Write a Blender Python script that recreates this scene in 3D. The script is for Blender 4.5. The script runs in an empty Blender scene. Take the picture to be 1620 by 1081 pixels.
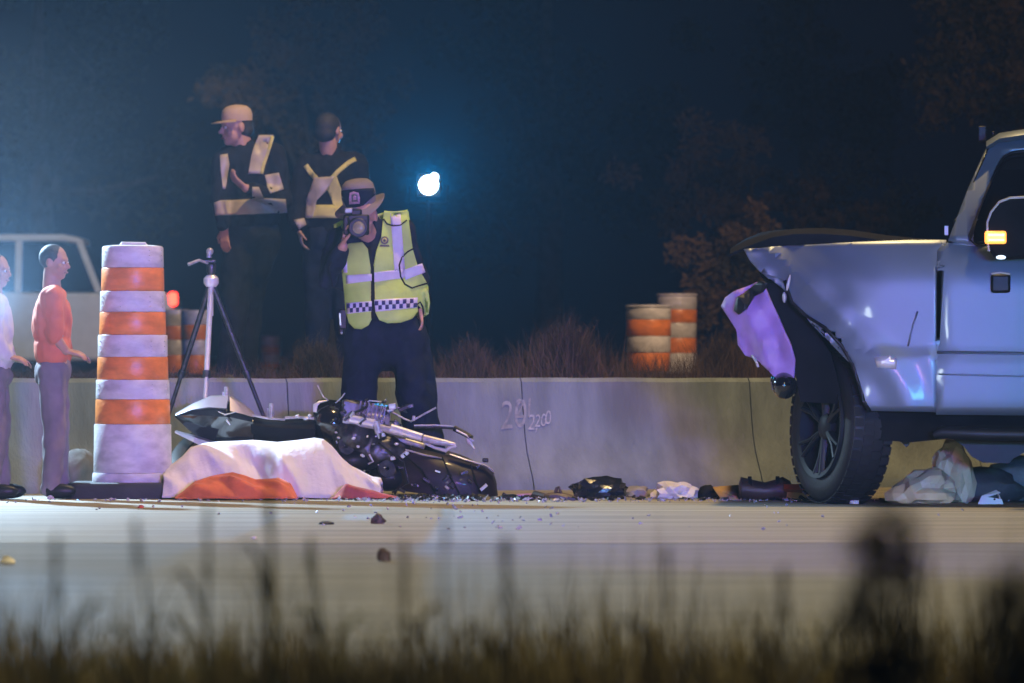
import bpy, bmesh, math, random
from mathutils import Vector, Matrix, Euler, noise
from mathutils.bvhtree import BVHTree
random.seed(7)
R = math.radians
C = bpy.context.scene.collection
SC = bpy.context.scene

# ------------------------------------------------------------------ camera, world, light, exposure
CAMZ, F, HY = 0.75, 9000.0, 580.0
cam = bpy.data.cameras.new('camera_lens'); co = bpy.data.objects.new('view_camera', cam); C.objects.link(co)
cam.lens = 200; cam.sensor_width = 36; cam.clip_start = 0.2; cam.clip_end = 2000
co.location = (0, 0, CAMZ); co.rotation_euler = (R(90) + math.atan((HY - 540.5) / F), 0, 0)
cam.dof.use_dof = True; cam.dof.focus_distance = 31.7; cam.dof.aperture_fstop = 4.5
SC.camera = co

def P(px, py, D):
    """a point of the place seen at pixel px, py of the photograph, D metres away"""
    return Vector(((px - 810) / F * D, D, CAMZ + (HY - py) / F * D))

w = bpy.data.worlds.new('World'); SC.world = w; w.use_nodes = True
bg = w.node_tree.nodes['Background']; bg.inputs[0].default_value = (0.10, 0.16, 0.42, 1); bg.inputs[1].default_value = 0.011

def aim(o, tgt):
    o.rotation_euler = (Vector(tgt) - o.location).to_track_quat('-Z', 'Y').to_euler()
def lamp(name, typ, loc, power, col, size=0.1, tgt=None, cone=60, blend=0.4):
    l = bpy.data.lights.new(name, typ); o = bpy.data.objects.new(name, l); C.objects.link(o)
    o.location = loc; l.energy = power; l.color = col
    if typ == 'AREA':
        l.shape = 'RECTANGLE'; l.size = size[0]; l.size_y = size[1]; l.spread = R(cone)
    else: l.shadow_soft_size = size
    if typ == 'SPOT': l.spot_size = R(cone); l.spot_blend = blend
    if tgt is not None: aim(o, tgt)
    return o
# sodium street lamp over the road, then added fill lights
lamp('street_light', 'SPOT', (1.9, 33.0, 10.5), 4300, (1.0, 0.68, 0.29), 0.25, (1.6, 32.2, 0), 130, 0.6)
lamp('near_fill_light', 'SPOT', (6.0, 9.0, 10.5), 12500, (1.0, 0.80, 0.38), 0.25, (3.2, 14.6, 0), 92, 1.0)  # added fill for the grass, near road and space under the truck
lamp('drum_fill_light', 'SPOT', (3.6, 43.0, 7.5), 2600, (1.0, 0.66, 0.38), 0.25, (1.5, 50, 0.9), 60, 0.6)  # added fill so the far striped drums show bright
lamp('pickup_fill_light', 'SPOT', (-3.5, 58.0, 9.0), 3600, (1.0, 0.86, 0.66), 0.25, (-6.3, 72, 1.5), 36, 0.8)  # added fill that makes the pale pickup visible
lamp('tree_fill_light', 'SPOT', (9.5, 50.0, 8.0), 600, (1.0, 0.62, 0.36), 0.25, (5.0, 62, 4.0), 80, 0.8)  # added fill to lift the trees out of the dark
# floodlight left of the scene, behind the drum and the barrier (just out of frame): rims and glow
lamp('left_floodlight', 'SPOT', (-4.05, 34.4, 2.7), 3600, (0.52, 0.76, 1.0), 0.06, (-2.0, 30.4, 0.3), 66, 0.6)
# added light out of frame, lighting the haze to stand in for lens glare
lamp('left_glare_fill', 'SPOT', (-2.615, 28.5, 1.00), 9000, (0.27, 0.57, 1.0), 0.02, (-2.0, 20.0, 2.7), 40, 1.0)
# police light bar and work light, out of frame on the near shoulder to the right
lamp('police_blue_light', 'AREA', (2.95, 15.0, 1.62), 72, (0.08, 0.10, 1.0), (0.8, 0.25), (-0.8, 32.5, 1.0), 32)
lamp('police_red_light', 'AREA', (2.05, 15.0, 1.62), 34, (1.0, 0.36, 0.85), (0.8, 0.25), (-1.4, 32.5, 1.0), 30)
lamp('police_work_light', 'AREA', (4.3, 15.0, 1.35), 58, (0.12, 0.55, 1.0), (1.0, 0.7), (3.2, 31, 1.35), 44)
lamp('front_fill_light', 'SPOT', (-1.7, 12.0, 0.9), 900, (0.78, 0.95, 0.96), 0.10, (0.9, 34, 0.9), 22, 0.9)  # added frontal fill, keeps vest and barrier tones neutral
# work light on the mast behind the photographer
FLASH = P(678, 293, 45)
lamp('mast_floodlight', 'SPOT', FLASH + Vector((0, -0.14, 0)), 4800, (0.0, 0.40, 1.0), 0.05, (0, 0, 2.2), 22, 1.0)

SC.view_settings.view_transform = 'Standard'
try: SC.view_settings.look = 'None'
except Exception: pass
SC.view_settings.exposure = -0.1; SC.view_settings.gamma = 1; SC.view_settings.use_curve_mapping = False
SC.render.engine = 'CYCLES'
cy = SC.cycles
cy.use_denoising = True; cy.use_adaptive_sampling = False; cy.filter_width = 1.6
try: cy.denoiser = 'OPENIMAGEDENOISE'
except Exception: pass
cy.max_bounces = 6; cy.diffuse_bounces = 2; cy.glossy_bounces = 3; cy.transmission_bounces = 4; cy.volume_bounces = 0
cy.sample_clamp_indirect = 3; cy.sample_clamp_direct = 12

# ------------------------------------------------------------------ materials
M = {}
def mat(name, col, rough=0.6, metal=0.0, var=0.2, scale=6.0, bump=0.0, bscale=60.0, emis=None, estr=0.0, coat=0.0, trans=0.0,
        stretch=(1, 1, 1), col2=None, spec=0.5, sheen=0.0):
    m = bpy.data.materials.new(name); m.use_nodes = True; nt = m.node_tree; b = nt.nodes['Principled BSDF']
    N = nt.nodes.new; L = nt.links.new
    tc = N('ShaderNodeTexCoord'); mp = N('ShaderNodeMapping'); mp.inputs['Scale'].default_value = stretch; L(tc.outputs['Object'], mp.inputs[0])
    nz = N('ShaderNodeTexNoise'); nz.inputs['Scale'].default_value = scale; nz.inputs['Detail'].default_value = 6; L(mp.outputs[0], nz.inputs['Vector'])
    rp = N('ShaderNodeValToRGB'); L(nz.outputs['Fac'], rp.inputs[0])
    c2 = col2 if col2 else tuple(min(1, c * (1 + var)) for c in col)
    c1 = tuple(c * (1 - var) for c in col)
    rp.color_ramp.elements[0].position = 0.32; rp.color_ramp.elements[1].position = 0.68
    rp.color_ramp.elements[0].color = (*c1, 1); rp.color_ramp.elements[1].color = (*c2, 1)
    L(rp.outputs[0], b.inputs['Base Color'])
    b.inputs['Roughness'].default_value = rough; b.inputs['Metallic'].default_value = metal
    b.inputs['Specular IOR Level'].default_value = spec
    b.inputs['Coat Weight'].default_value = coat; b.inputs['Coat Roughness'].default_value = 0.08
    b.inputs['Transmission Weight'].default_value = trans
    b.inputs['Sheen Weight'].default_value = sheen
    if bump:
        n2 = N('ShaderNodeTexNoise'); n2.inputs['Scale'].default_value = bscale; n2.inputs['Detail'].default_value = 8; L(mp.outputs[0], n2.inputs['Vector'])
        bp = N('ShaderNodeBump'); bp.inputs['Strength'].default_value = bump; bp.inputs['Distance'].default_value = 0.01
        L(n2.outputs['Fac'], bp.inputs['Height']); L(bp.outputs[0], b.inputs['Normal'])
    if emis:
        b.inputs['Emission Color'].default_value = (*emis, 1); b.inputs['Emission Strength'].default_value = estr
    M[name] = m; return m
mat('concrete_road', (0.25, 0.232, 0.185), 0.75, var=0.30, scale=2.2, stretch=(0.25, 2.0, 1), bump=0.25, bscale=120)
mat('asphalt', (0.15, 0.15, 0.15), 0.8, var=0.22, scale=2.5, stretch=(0.3, 2.0, 1), bump=0.35, bscale=150)
mat('verge_soil', (0.05, 0.045, 0.03), 0.95, var=0.4, scale=5, bump=0.5, bscale=30)
mat('dry_soil', (0.10, 0.08, 0.055), 0.95, var=0.4, scale=2, bump=0.5, bscale=20)
mat('barrier_concrete', (0.19, 0.225, 0.255), 0.9, var=0.22, scale=2.6, stretch=(2.6, 2.6, 0.5), bump=0.7, bscale=26)
mat('chalk', (0.40, 0.41, 0.42), 0.9, var=0.25, scale=30)
mat('chalk_faint', (0.275, 0.285, 0.295), 0.9, var=0.25, scale=30)
mat('grass_green', (0.075, 0.088, 0.022), 0.7, var=0.6, scale=2.2, col2=(0.14, 0.11, 0.045))
mat('grass_dark', (0.085, 0.10, 0.042), 0.8, var=0.4, scale=5)
mat('grass_dry', (0.085, 0.05, 0.034), 0.85, var=0.4, scale=3)
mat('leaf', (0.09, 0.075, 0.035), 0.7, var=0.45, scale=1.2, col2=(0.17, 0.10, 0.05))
mat('leaf_shaded', (0.03, 0.028, 0.014), 0.8, var=0.45, scale=1.2)  # night shade put into the leaf colour of the farther trees
mat('bark', (0.06, 0.05, 0.04), 0.9, var=0.3, bump=0.5)
mat('white_band', (0.58, 0.57, 0.58), 0.36, var=0.22, scale=9, spec=0.6, stretch=(1, 1, 2.2), bump=0.25, bscale=30)
mat('orange_band', (0.72, 0.22, 0.04), 0.36, var=0.22, scale=9, spec=0.6, stretch=(1, 1, 2.2), bump=0.25, bscale=30)
mat('rubber', (0.022, 0.022, 0.024), 0.7, var=0.3, bump=0.2)
mat('tyre_rubber', (0.014, 0.014, 0.015), 0.6, var=0.3, bump=0.15, bscale=30)
mat('paint_silver', (0.125, 0.16, 0.195), 0.40, metal=0.3, var=0.04, scale=3, coat=0.25)
mat('paint_pale', (0.6, 0.6, 0.58), 0.4, var=0.06)
mat('paint_violet_lit', (0.36, 0.22, 0.52), 0.5, var=0.12, scale=9)  # violet police light put into the paint colour
mat('black_plastic', (0.010, 0.010, 0.012), 0.42, var=0.3, scale=20, spec=0.25)
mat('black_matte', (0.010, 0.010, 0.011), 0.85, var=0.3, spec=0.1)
mat('gloss_black', (0.010, 0.010, 0.013), 0.12, var=0.2, coat=0.8)
mat('dark_glass', (0.015, 0.014, 0.016), 0.06, var=0.1, trans=0.55, spec=0.5)
mat('chrome', (0.80, 0.80, 0.82), 0.24, metal=0.45, var=0.08, scale=20)
mat('steel', (0.44, 0.43, 0.46), 0.34, metal=0.45, var=0.3, scale=30, bump=0.1)
mat('dark_metal', (0.07, 0.07, 0.08), 0.38, metal=0.8, var=0.4, scale=25, bump=0.2, bscale=60)
mat('rim_dark', (0.014, 0.015, 0.017), 0.5, metal=0.2, var=0.2)
mat('silver_plastic', (0.36, 0.34, 0.40), 0.35, metal=0.3, var=0.1, coat=0.4)
mat('dark_red_paint', (0.012, 0.006, 0.011), 0.55, var=0.6, scale=14, coat=0.1, spec=0.35, bump=0.3, bscale=14)
mat('sheet', (0.70, 0.67, 0.69), 0.8, var=0.08, scale=9, bump=0.35, bscale=50, sheen=0.2)
mat('red_cloth', (0.30, 0.06, 0.055), 0.85, var=0.3, scale=12, bump=0.3, bscale=40)
mat('orange_cloth', (0.58, 0.14, 0.035), 0.8, var=0.25, scale=9, bump=0.3, bscale=40, sheen=0.1)
mat('navy_cloth', (0.010, 0.013, 0.026), 0.85, var=0.3, scale=10, bump=0.25, bscale=35, spec=0.15)
mat('black_cloth', (0.010, 0.010, 0.014), 0.9, var=0.3, scale=10, bump=0.25, bscale=35, spec=0.15)
mat('hi_vis', (0.44, 0.62, 0.12), 0.65, var=0.14, scale=7, bump=0.3, bscale=22)
mat('hi_vis_dull', (0.46, 0.43, 0.13), 0.65, var=0.15, scale=10)
mat('reflective', (0.66, 0.62, 0.76), 0.3, var=0.10, scale=12)
mat('reflective_warm', (0.36, 0.32, 0.22), 0.45, var=0.16, scale=9)
mat('check_navy', (0.02, 0.02, 0.10), 0.6)
mat('skin', (0.42, 0.24, 0.16), 0.55, var=0.1, scale=15)
mat('hair', (0.02, 0.015, 0.012), 0.7, bump=0.5, bscale=80)
mat('eye_white', (0.7, 0.7, 0.68), 0.3); mat('eye_dark', (0.02, 0.015, 0.01), 0.2)
mat('lip', (0.34, 0.15, 0.12), 0.5)
mat('tan_cap', (0.46, 0.34, 0.21), 0.8, var=0.1, bump=0.2, bscale=90)
mat('grey_hat', (0.17, 0.145, 0.15), 0.85, var=0.12, bump=0.2, bscale=90)
mat('crest_pink', (0.42, 0.24, 0.30), 0.7, var=0.25, scale=80)
mat('crest_dark', (0.10, 0.10, 0.09), 0.7)
mat('orange_shirt', (0.60, 0.15, 0.07), 0.8, var=0.12)
mat('grey_trousers', (0.20, 0.17, 0.19), 0.9, var=0.2)
mat('pale_jacket', (0.55, 0.55, 0.58), 0.8, var=0.12)
mat('bag_white', (0.68, 0.66, 0.66), 0.45, var=0.12, scale=10)
mat('bag_black', (0.014, 0.015, 0.02), 0.22, var=0.3, scale=12, bump=0.4, bscale=18)
mat('rag_grey', (0.24, 0.23, 0.21), 0.85, var=0.3, bump=0.4)
mat('cardboard', (0.46, 0.29, 0.13), 0.8, var=0.2)
mat('brown_leather', (0.045, 0.026, 0.020), 0.5, var=0.4, bump=0.4, bscale=25)
mat('red_plastic', (0.55, 0.10, 0.04), 0.35, var=0.15)
mat('cream_plastic', (0.74, 0.62, 0.34), 0.5, var=0.16, scale=5)
mat('dark_fabric', (0.10, 0.092, 0.085), 0.9, var=0.4, scale=5, bump=0.5, bscale=20)
mat('pale_blue_plastic', (0.62, 0.68, 0.80), 0.35, var=0.1)
mat('lens_glass', (0.25, 0.22, 0.12), 0.08, coat=1.0)
mat('shard', (0.55, 0.58, 0.66), 0.12, metal=0.5, var=0.5, scale=25)
mat('lamp_white', (0.8, 0.9, 1), 0.4, emis=(0.72, 0.90, 1.0), estr=30)
mat('lamp_amber', (0.8, 0.4, 0.1), 0.4, emis=(1.0, 0.36, 0.05), estr=2.2)
mat('lamp_amber_core', (0.8, 0.6, 0.2), 0.4, emis=(1.0, 0.62, 0.22), estr=3)
mat('lamp_puddle', (0.8, 0.9, 1), 0.4, emis=(0.6, 0.8, 1.0), estr=2.2)
mat('lamp_red', (0.6, 0.05, 0.03), 0.4, emis=(1.0, 0.04, 0.02), estr=9)

# ------------------------------------------------------------------ mesh helpers
class MB:
    def __init__(s): s.v = []; s.f = []
    def add(s, vs, fs):
        k = len(s.v); s.v += [Vector(v) for v in vs]; s.f += [tuple(i + k for i in f) for f in fs]; return s
    def box(s, c, d, rot=None):
        c = Vector(c); m = Euler(rot).to_matrix() if rot else Matrix.Identity(3)
        vs = [c + m @ Vector((x * d[0] / 2, y * d[1] / 2, z * d[2] / 2)) for x in (-1, 1) for y in (-1, 1) for z in (-1, 1)]
        return s.add(vs, [(0, 1, 3, 2), (4, 6, 7, 5), (0, 4, 5, 1), (2, 3, 7, 6), (0, 2, 6, 4), (1, 5, 7, 3)])
    def rings(s, rs, cap=True):
        n = len(rs[0]); vs = [v for r in rs for v in r]; fs = []
        for i in range(len(rs) - 1):
            for j in range(n):
                a = i * n + j; b = i * n + (j + 1) % n
                fs.append((a, b, b + n, a + n))
        if cap: fs += [tuple(reversed(range(n))), tuple(range((len(rs) - 1) * n, len(rs) * n))]
        return s.add(vs, fs)
    def tube(s, pts, r, n=10, cap=True, flat=None):
        pts = [Vector(p) for p in pts]; rr = r if isinstance(r, (list, tuple)) else [r] * len(pts); rs = []
        up = None
        for i, p in enumerate(pts):
            t = (pts[min(i + 1, len(pts) - 1)] - pts[max(i - 1, 0)]).normalized()
            if up is None: up = Vector((0, 0, 1)) if abs(t.z) < 0.9 else Vector((0, 1, 0))
            a = t.cross(up).normalized(); b = a.cross(t).normalized(); up = b
            rs.append([p + rr[i] * (math.cos(q) * a + (flat or 1) * math.sin(q) * b) for q in (2 * math.pi * k / n for k in range(n))])
        return s.rings(rs, cap)
    def capsule(s, p0, p1, r0, r1, n=14):
        p0, p1 = Vector(p0), Vector(p1); d = (p1 - p0)
        if d.length < 1e-6: d = Vector((0, 0, 1e-4))
        t = d.normalized(); pts = []; rad = []
        for k in range(5): q = math.pi / 2 * (k / 5 + 0.04); pts.append(p0 - t * r0 * math.cos(q)); rad.append(r0 * math.sin(q))
        pts += [p0, p0 + d]; rad += [r0, r1]
        for k in range(4, -1, -1): q = math.pi / 2 * (k / 5 + 0.04); pts.append(p1 + t * r1 * math.cos(q)); rad.append(r1 * math.sin(q))
        return s.tube(pts, rad, n)
    def ell(s, c, r, rot=None, nu=16, nv=10):
        c = Vector(c); m = Euler(rot).to_matrix() if rot else Matrix.Identity(3); rs = []
        for i in range(nv + 1):
            q = math.pi * (0.02 + 0.96 * i / nv) - math.pi / 2
            rs.append([c + m @ Vector((r[0] * math.cos(q) * math.cos(2 * math.pi * k / nu), r[1] * math.cos(q) * math.sin(2 * math.pi * k / nu), r[2] * math.sin(q))) for k in range(nu)])
        return s.rings(rs)
    def lathe(s, prof, c=(0, 0, 0), n=32, m=None, cap=True, sx=1, sy=1):
        c = Vector(c); m = m or Matrix.Identity(3)
        return s.rings([[c + m @ Vector((sx * r * math.cos(2 * math.pi * k / n), sy * r * math.sin(2 * math.pi * k / n), z)) for k in range(n)] for r, z in prof], cap)
    def ring_solid(s, prof, c, n=40, m=None):
        """closed profile (r, z) turned about the axis: a tyre, a rim"""
        c = Vector(c); m = m or Matrix.Identity(3); k = len(prof); vs = []; fs = []
        for i in range(n):
            q = 2 * math.pi * i / n
            vs += [c + m @ Vector((r * math.cos(q), r * math.sin(q), z)) for r, z in prof]
        for i in range(n):
            for j in range(k):
                a = i * k + j; b = i * k + (j + 1) % k; d = ((i + 1) % n) * k
                fs.append((a, d + j, d + (j + 1) % k, b))
        return s.add(vs, fs)
    def prism(s, poly, D0, D1):
        """photograph outline poly (px) at depth D0, given real thickness to depth D1"""
        n = len(poly); sc = 1
        a = [P(x, y, D0) for x, y in poly]; b = [Vector((v.x, v.y + D1 - D0, v.z)) for v in a]
        fs = [(i, (i + 1) % n, (i + 1) % n + n, i + n) for i in range(n)]
        return s.add(a + b, fs + [tuple(reversed(range(n))), tuple(range(n, 2 * n))])
    def build(s, name, m, parent=None, smooth=True, bevel=0, solid=0, sub=0, angle=42, origin=None):
        off = Vector((0, 0, 0)); p = parent
        while p is not None: off += p.location; p = p.parent
        loc = Vector((0, 0, 0))
        if parent is None and s.v:
            xs = [v.x for v in s.v]; ys = [v.y for v in s.v]; zs = [v.z for v in s.v]
            loc = Vector(((min(xs) + max(xs)) / 2, (min(ys) + max(ys)) / 2, min(zs)))
            if origin is not None: loc = Vector(origin)
        me = bpy.data.meshes.new(name); me.from_pydata([v - off - loc for v in s.v], [], s.f); me.validate()
        bm = bmesh.new(); bm.from_mesh(me); bmesh.ops.recalc_face_normals(bm, faces=bm.faces); bm.to_mesh(me); bm.free()
        if smooth:
            for q in me.polygons: q.use_smooth = True
            me.set_sharp_from_angle(angle=R(angle))
        me.materials.append(M[m] if isinstance(m, str) else m)
        o = bpy.data.objects.new(name, me); C.objects.link(o); o.location = loc
        if parent is not None: o.parent = parent
        if solid: q = o.modifiers.new('thick', 'SOLIDIFY'); q.thickness = solid; q.offset = 0
        if bevel: q = o.modifiers.new('bev', 'BEVEL'); q.width = bevel; q.segments = 2; q.limit_method = 'ANGLE'
        if sub: q = o.modifiers.new('sub', 'SUBSURF'); q.levels = sub; q.render_levels = sub
        return o
def tag(o, label=None, cat=None, group=None, kind=None):
    if label: o['label'] = label
    if cat: o['category'] = cat
    if group: o['group'] = group
    if kind: o['kind'] = kind
    return o
def thing(name, loc, label, cat, group=None):
    o = bpy.data.objects.new(name, None); C.objects.link(o); o.location = loc; o.empty_display_size = 0.1
    return tag(o, label, cat, group)

def grid_poly(poly, step):
    """triangulated, gridded flat outline in the x-z plane -> bmesh"""
    bm = bmesh.new(); vs = [bm.verts.new((x, 0, z)) for x, z in poly]; bm.faces.new(vs)
    bmesh.ops.triangulate(bm, faces=bm.faces[:])
    for ax in (0, 2):
        lo = min(v.co[ax] for v in bm.verts); hi = max(v.co[ax] for v in bm.verts); n = int((hi - lo) / step)
        for i in range(1, n + 1):
            q = Vector((0, 0, 0)); q[ax] = lo + i * (hi - lo) / (n + 1); no = Vector((0, 0, 0)); no[ax] = 1
            bmesh.ops.bisect_plane(bm, geom=bm.verts[:] + bm.edges[:] + bm.faces[:], plane_co=q, plane_no=no)
    bmesh.ops.remove_doubles(bm, verts=bm.verts[:], dist=1e-5)
    return bm
def pxpoly(poly, D): return [((x - 810) / F * D, CAMZ + (HY - y) / F * D) for x, y in poly]
def panel(name, poly, D, yfun, m, parent=None, step=0.05, solid=0.012, bev=0):
    """sheet of outline poly (px at depth D); yfun(x, z) gives its depth"""
    bm = grid_poly(pxpoly(poly, D), step); mb = MB(); ix = {}
    for i, v in enumerate(bm.verts): ix[v] = i; mb.v.append(Vector((v.co.x, yfun(v.co.x, v.co.z), v.co.z)))
    mb.f = [tuple(ix[v] for v in f.verts) for f in bm.faces]; bm.free()
    return mb.build(name, m, parent, solid=solid, angle=30)
def drape(name, poly, D, bvh, off, m, parent, step=0.02, solid=0.004, back=False):
    """cloth or print of outline poly (px) laid on the surface bvh, off metres proud of it"""
    bm = grid_poly(pxpoly(poly, D), step); mb = MB(); ix = {}; sg = -1 if not back else 1
    for i, v in enumerate(bm.verts):
        o = Vector((v.co.x, D + sg * 3, v.co.z)); h = bvh.ray_cast(o, Vector((0, -sg, 0)))
        if h[0] is None:
            h = bvh.find_nearest(Vector((v.co.x, D + sg * 0.05, v.co.z))); y = h[0].y
        else: y = h[0].y
        ix[v] = i; mb.v.append(Vector((v.co.x, y + sg * off, v.co.z)))
    mb.f = [tuple(ix[v] for v in f.verts) for f in bm.faces]; bm.free()
    return mb.build(name, m, parent, solid=solid, angle=60)
def drape_strip(name, pts, wd, D, bvh, off, m, parent, solid=0.003):
    """narrow ribbon of wd px along the px polyline pts, laid on the surface bvh"""
    pp = []
    for p, q in zip(pts, pts[1:]):
        n = max(1, int(math.hypot(q[0] - p[0], q[1] - p[1]) / 4)); pp += [(p[0] + (q[0] - p[0]) * i / n, p[1] + (q[1] - p[1]) * i / n) for i in range(n)]
    pp.append(pts[-1]); mb = MB(); sp = strip_poly(pp, wd); n = len(pp)
    def hit(px, py):
        w_ = P(px, py, D); h = bvh.ray_cast(Vector((w_.x, D - 3, w_.z)), Vector((0, 1, 0)))[0]
        if h is None: h = bvh.find_nearest(Vector((w_.x, D - .05, w_.z)))[0]
        return Vector((w_.x, h.y - off, w_.z))
    vs = []
    for i in range(n): vs += [hit(*sp[i]), hit(*sp[2 * n - 1 - i])]
    mb.add(vs, [(2 * i, 2 * i + 1, 2 * i + 3, 2 * i + 2) for i in range(n - 1)])
    return mb.build(name, m, parent, solid=solid, angle=60)
def strip_poly(pts, wd):
    """polyline px -> closed ribbon outline of width wd px"""
    a = []; b = []
    for i, p in enumerate(pts):
        q0 = Vector(pts[max(i - 1, 0)]); q1 = Vector(pts[min(i + 1, len(pts) - 1)]); t = (q1 - q0).normalized(); n = Vector((-t.y, t.x)) * wd / 2
        a.append((p[0] + n.x, p[1] + n.y)); b.append((p[0] - n.x, p[1] - n.y))
    return a + b[::-1]
def blob(name, mb, m, parent, voxel=0.012, smooth=4, wrinkle=0.0, wscale=9.0):
    """one continuous surface grown round overlapping tapered forms"""
    me = bpy.data.meshes.new('tmp'); me.from_pydata(mb.v, [], mb.f)
    bm = bmesh.new(); bm.from_mesh(me); bmesh.ops.recalc_face_normals(bm, faces=bm.faces); bm.to_mesh(me); bm.free()
    o = bpy.data.objects.new('tmp', me); C.objects.link(o)
    r = o.modifiers.new('r', 'REMESH'); r.mode = 'VOXEL'; r.voxel_size = voxel
    q = o.modifiers.new('s', 'SMOOTH'); q.iterations = smooth; q.factor = 0.5
    dg = bpy.context.evaluated_depsgraph_get(); e = o.evaluated_get(dg); me2 = bpy.data.meshes.new_from_object(e)
    out = MB(); out.v = [v.co.copy() for v in me2.vertices]; out.f = [tuple(p.vertices) for p in me2.polygons]
    if wrinkle:
        me2.calc_loop_triangles()
        for i, v in enumerate(me2.vertices):
            c = v.co; k = noise.noise(Vector((c.x * wscale, c.y * wscale, c.z * wscale * 0.55))) + 0.5 * noise.noise(Vector((c.x * wscale * 2.3 + 7, c.y * wscale * 2.3, c.z * wscale * 1.6)))
            out.v[i] = c + v.normal * wrinkle * k
    bpy.data.objects.remove(o); bpy.data.meshes.remove(me); bpy.data.meshes.remove(me2)
    ob = out.build(name, m, parent, angle=80)
    ob_bvh = BVHTree.FromPolygons(out.v, out.f)
    return ob, ob_bvh

def interp(t, x):
    for (a, b), (c, d) in zip(t, t[1:]):
        if a <= x <= c: return b + (d - b) * (x - a) / (c - a)
    return t[0][1] if x < t[0][0] else t[-1][1]

# ------------------------------------------------------------------ ground
def sheet(name, x0, x1, y0, y1, z, m, nx=1, ny=1, zf=None):
    mb = MB(); vs = []; fs = []
    for j in range(ny + 1):
        for i in range(nx + 1):
            x = x0 + (x1 - x0) * i / nx; y = y0 + (y1 - y0) * j / ny; vs.append((x, y, z if zf is None else zf(x, y)))
    for j in range(ny):
        for i in range(nx): a = j * (nx + 1) + i; fs.append((a, a + 1, a + nx + 2, a + nx + 1))
    mb.add(vs, fs); o = mb.build(name, m, origin=(0, 0, 0)); o['kind'] = 'structure'; return o
sheet('ground', -100, 100, -12, 150, -0.03, 'verge_soil')
sheet('asphalt_lane', -90, 90, 12.0, 24.2, -0.0015, 'asphalt')
sheet('concrete_road', -90, 90, 24.18, 46.0, 0.0, 'concrete_road')
def verge_z(x, y): return max(-0.02, 0.27 * min(1, (13.3 - y) / 8.0)) + 0.02 * noise.noise(Vector((x * 1.3, y * 1.3, 0)))
sheet('grass_verge', -9, 9, -6, 13.4, 0, 'verge_soil', 60, 60, verge_z)
BSL = 0.364                                   # the barrier runs a little away to the right
def bar_y(x): return 34.75 + BSL * x
BANK = 0.60
def bank_z(x, y):
    return BANK + 0.02 * noise.noise(Vector((x * 0.8, y * 0.8, 3))) + max(0, (y - 55) * 0.004)
mb = MB(); vs = []; fs = []; NX, NY = 90, 40
for j in range(NY + 1):
    for i in range(NX + 1):
        x = -45 + 90 * i / NX; x = x * (abs(x) / 45) ** 0.6
        y0 = bar_y(max(-24, min(24, x))) + 0.20; y = y0 + (149 - y0) * (j / NY) ** 2.2
        vs.append((x, y, bank_z(x, y)))
for j in range(NY):
    for i in range(NX): a = j * (NX + 1) + i; fs.append((a, a + 1, a + NX + 2, a + NX + 1))
mb.add(vs, fs); o = mb.build('bank', 'dry_soil', origin=(0, 0, 0)); o['kind'] = 'structure'

# ------------------------------------------------------------------ concrete barrier in cast segments
BT = 0.68
bar = thing('concrete_barrier', (0, bar_y(0), 0), 'long low grey concrete road barrier with chalk marks behind the wreck', 'barrier')
PROF = [(-0.27, -0.02), (-0.262, 0.03), (-0.235, 0.085), (-0.19, 0.15), (-0.145, 0.225), (-0.112, 0.31), (-0.086, 0.42), (-0.062, 0.55), (-0.045, 0.655), (-0.02, BT), (0.05, BT), (0.06, 0.5), (0.12, -0.02)]
bdir = Vector((1, BSL, 0)).normalized(); bnor = Vector((-bdir.y, bdir.x, 0))
def bpt(s, d, z): return Vector((0, bar_y(0), 0)) + bdir * s + bnor * d + Vector((0, 0, z))
def s_of(px):                                # distance along the barrier of the pixel column px
    t = (px - 810) / F; x = t * 34.75 / (1 - t * BSL); return x / bdir.x
S0, S1 = s_of(821), s_of(1181); SL = S1 - S0
for k in range(-9, 16):
    a = S0 + k * SL + 0.0035; b = S0 + (k + 1) * SL - 0.0035; n = 14; rs = []
    for i in range(n + 1):
        s = a + (b - a) * i / n
        rs.append([bpt(s, d + 0.006 * noise.noise(Vector((s * 3, z * 4, 1))) * (0.2 < z), z + (0.006 * noise.noise(Vector((s * 2.3, k, 5))) if z > 0.6 else 0)) for d, z in PROF])
    MB().rings(rs).build('barrier_segment', 'barrier_concrete', bar, angle=35)
def chalk(body, px, py, size, m, sk=0.12, rot=-0.12, parent=bar):
    cu = bpy.data.curves.new('chalk', 'FONT'); cu.body = body; cu.size = size; cu.resolution_u = 3; cu.shear = sk; cu.extrude = 0.0
    o = bpy.data.objects.new('tmpt', cu); C.objects.link(o)
    e = o.evaluated_get(bpy.context.evaluated_depsgraph_get()); me = bpy.data.meshes.new_from_object(e)
    s0 = s_of(px); z0 = CAMZ + (HY - py) / F * 34.6; mb = MB(); cr, sr = math.cos(rot), math.sin(rot)
    for v in me.vertices:
        u, t = v.co.x * 0.72, v.co.y; u, t = u * cr - t * sr, u * sr + t * cr; z = z0 + t
        u += 0.006 * noise.noise(Vector((u * 40, t * 40, 2))); 
        d = interp([(0.03, -0.262), (0.085, -0.235), (0.15, -0.19), (0.225, -0.145), (0.31, -0.112), (0.42, -0.086), (0.55, -0.062), (0.655, -0.045)], z)
        mb.v.append(bpt(s0 + u, d - 0.004, z))
    mb.f = [tuple(p.vertices) for p in me.polygons]
    bpy.data.objects.remove(o); bpy.data.meshes.remove(me)
    return mb.build('chalk_mark', m, parent, smooth=False)
chalk('20', 782, 680, 0.245, 'chalk_faint', 0.3, 0.10); chalk('21', 806, 662, 0.17, 'chalk_faint', 0.25, 0.05)
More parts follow.
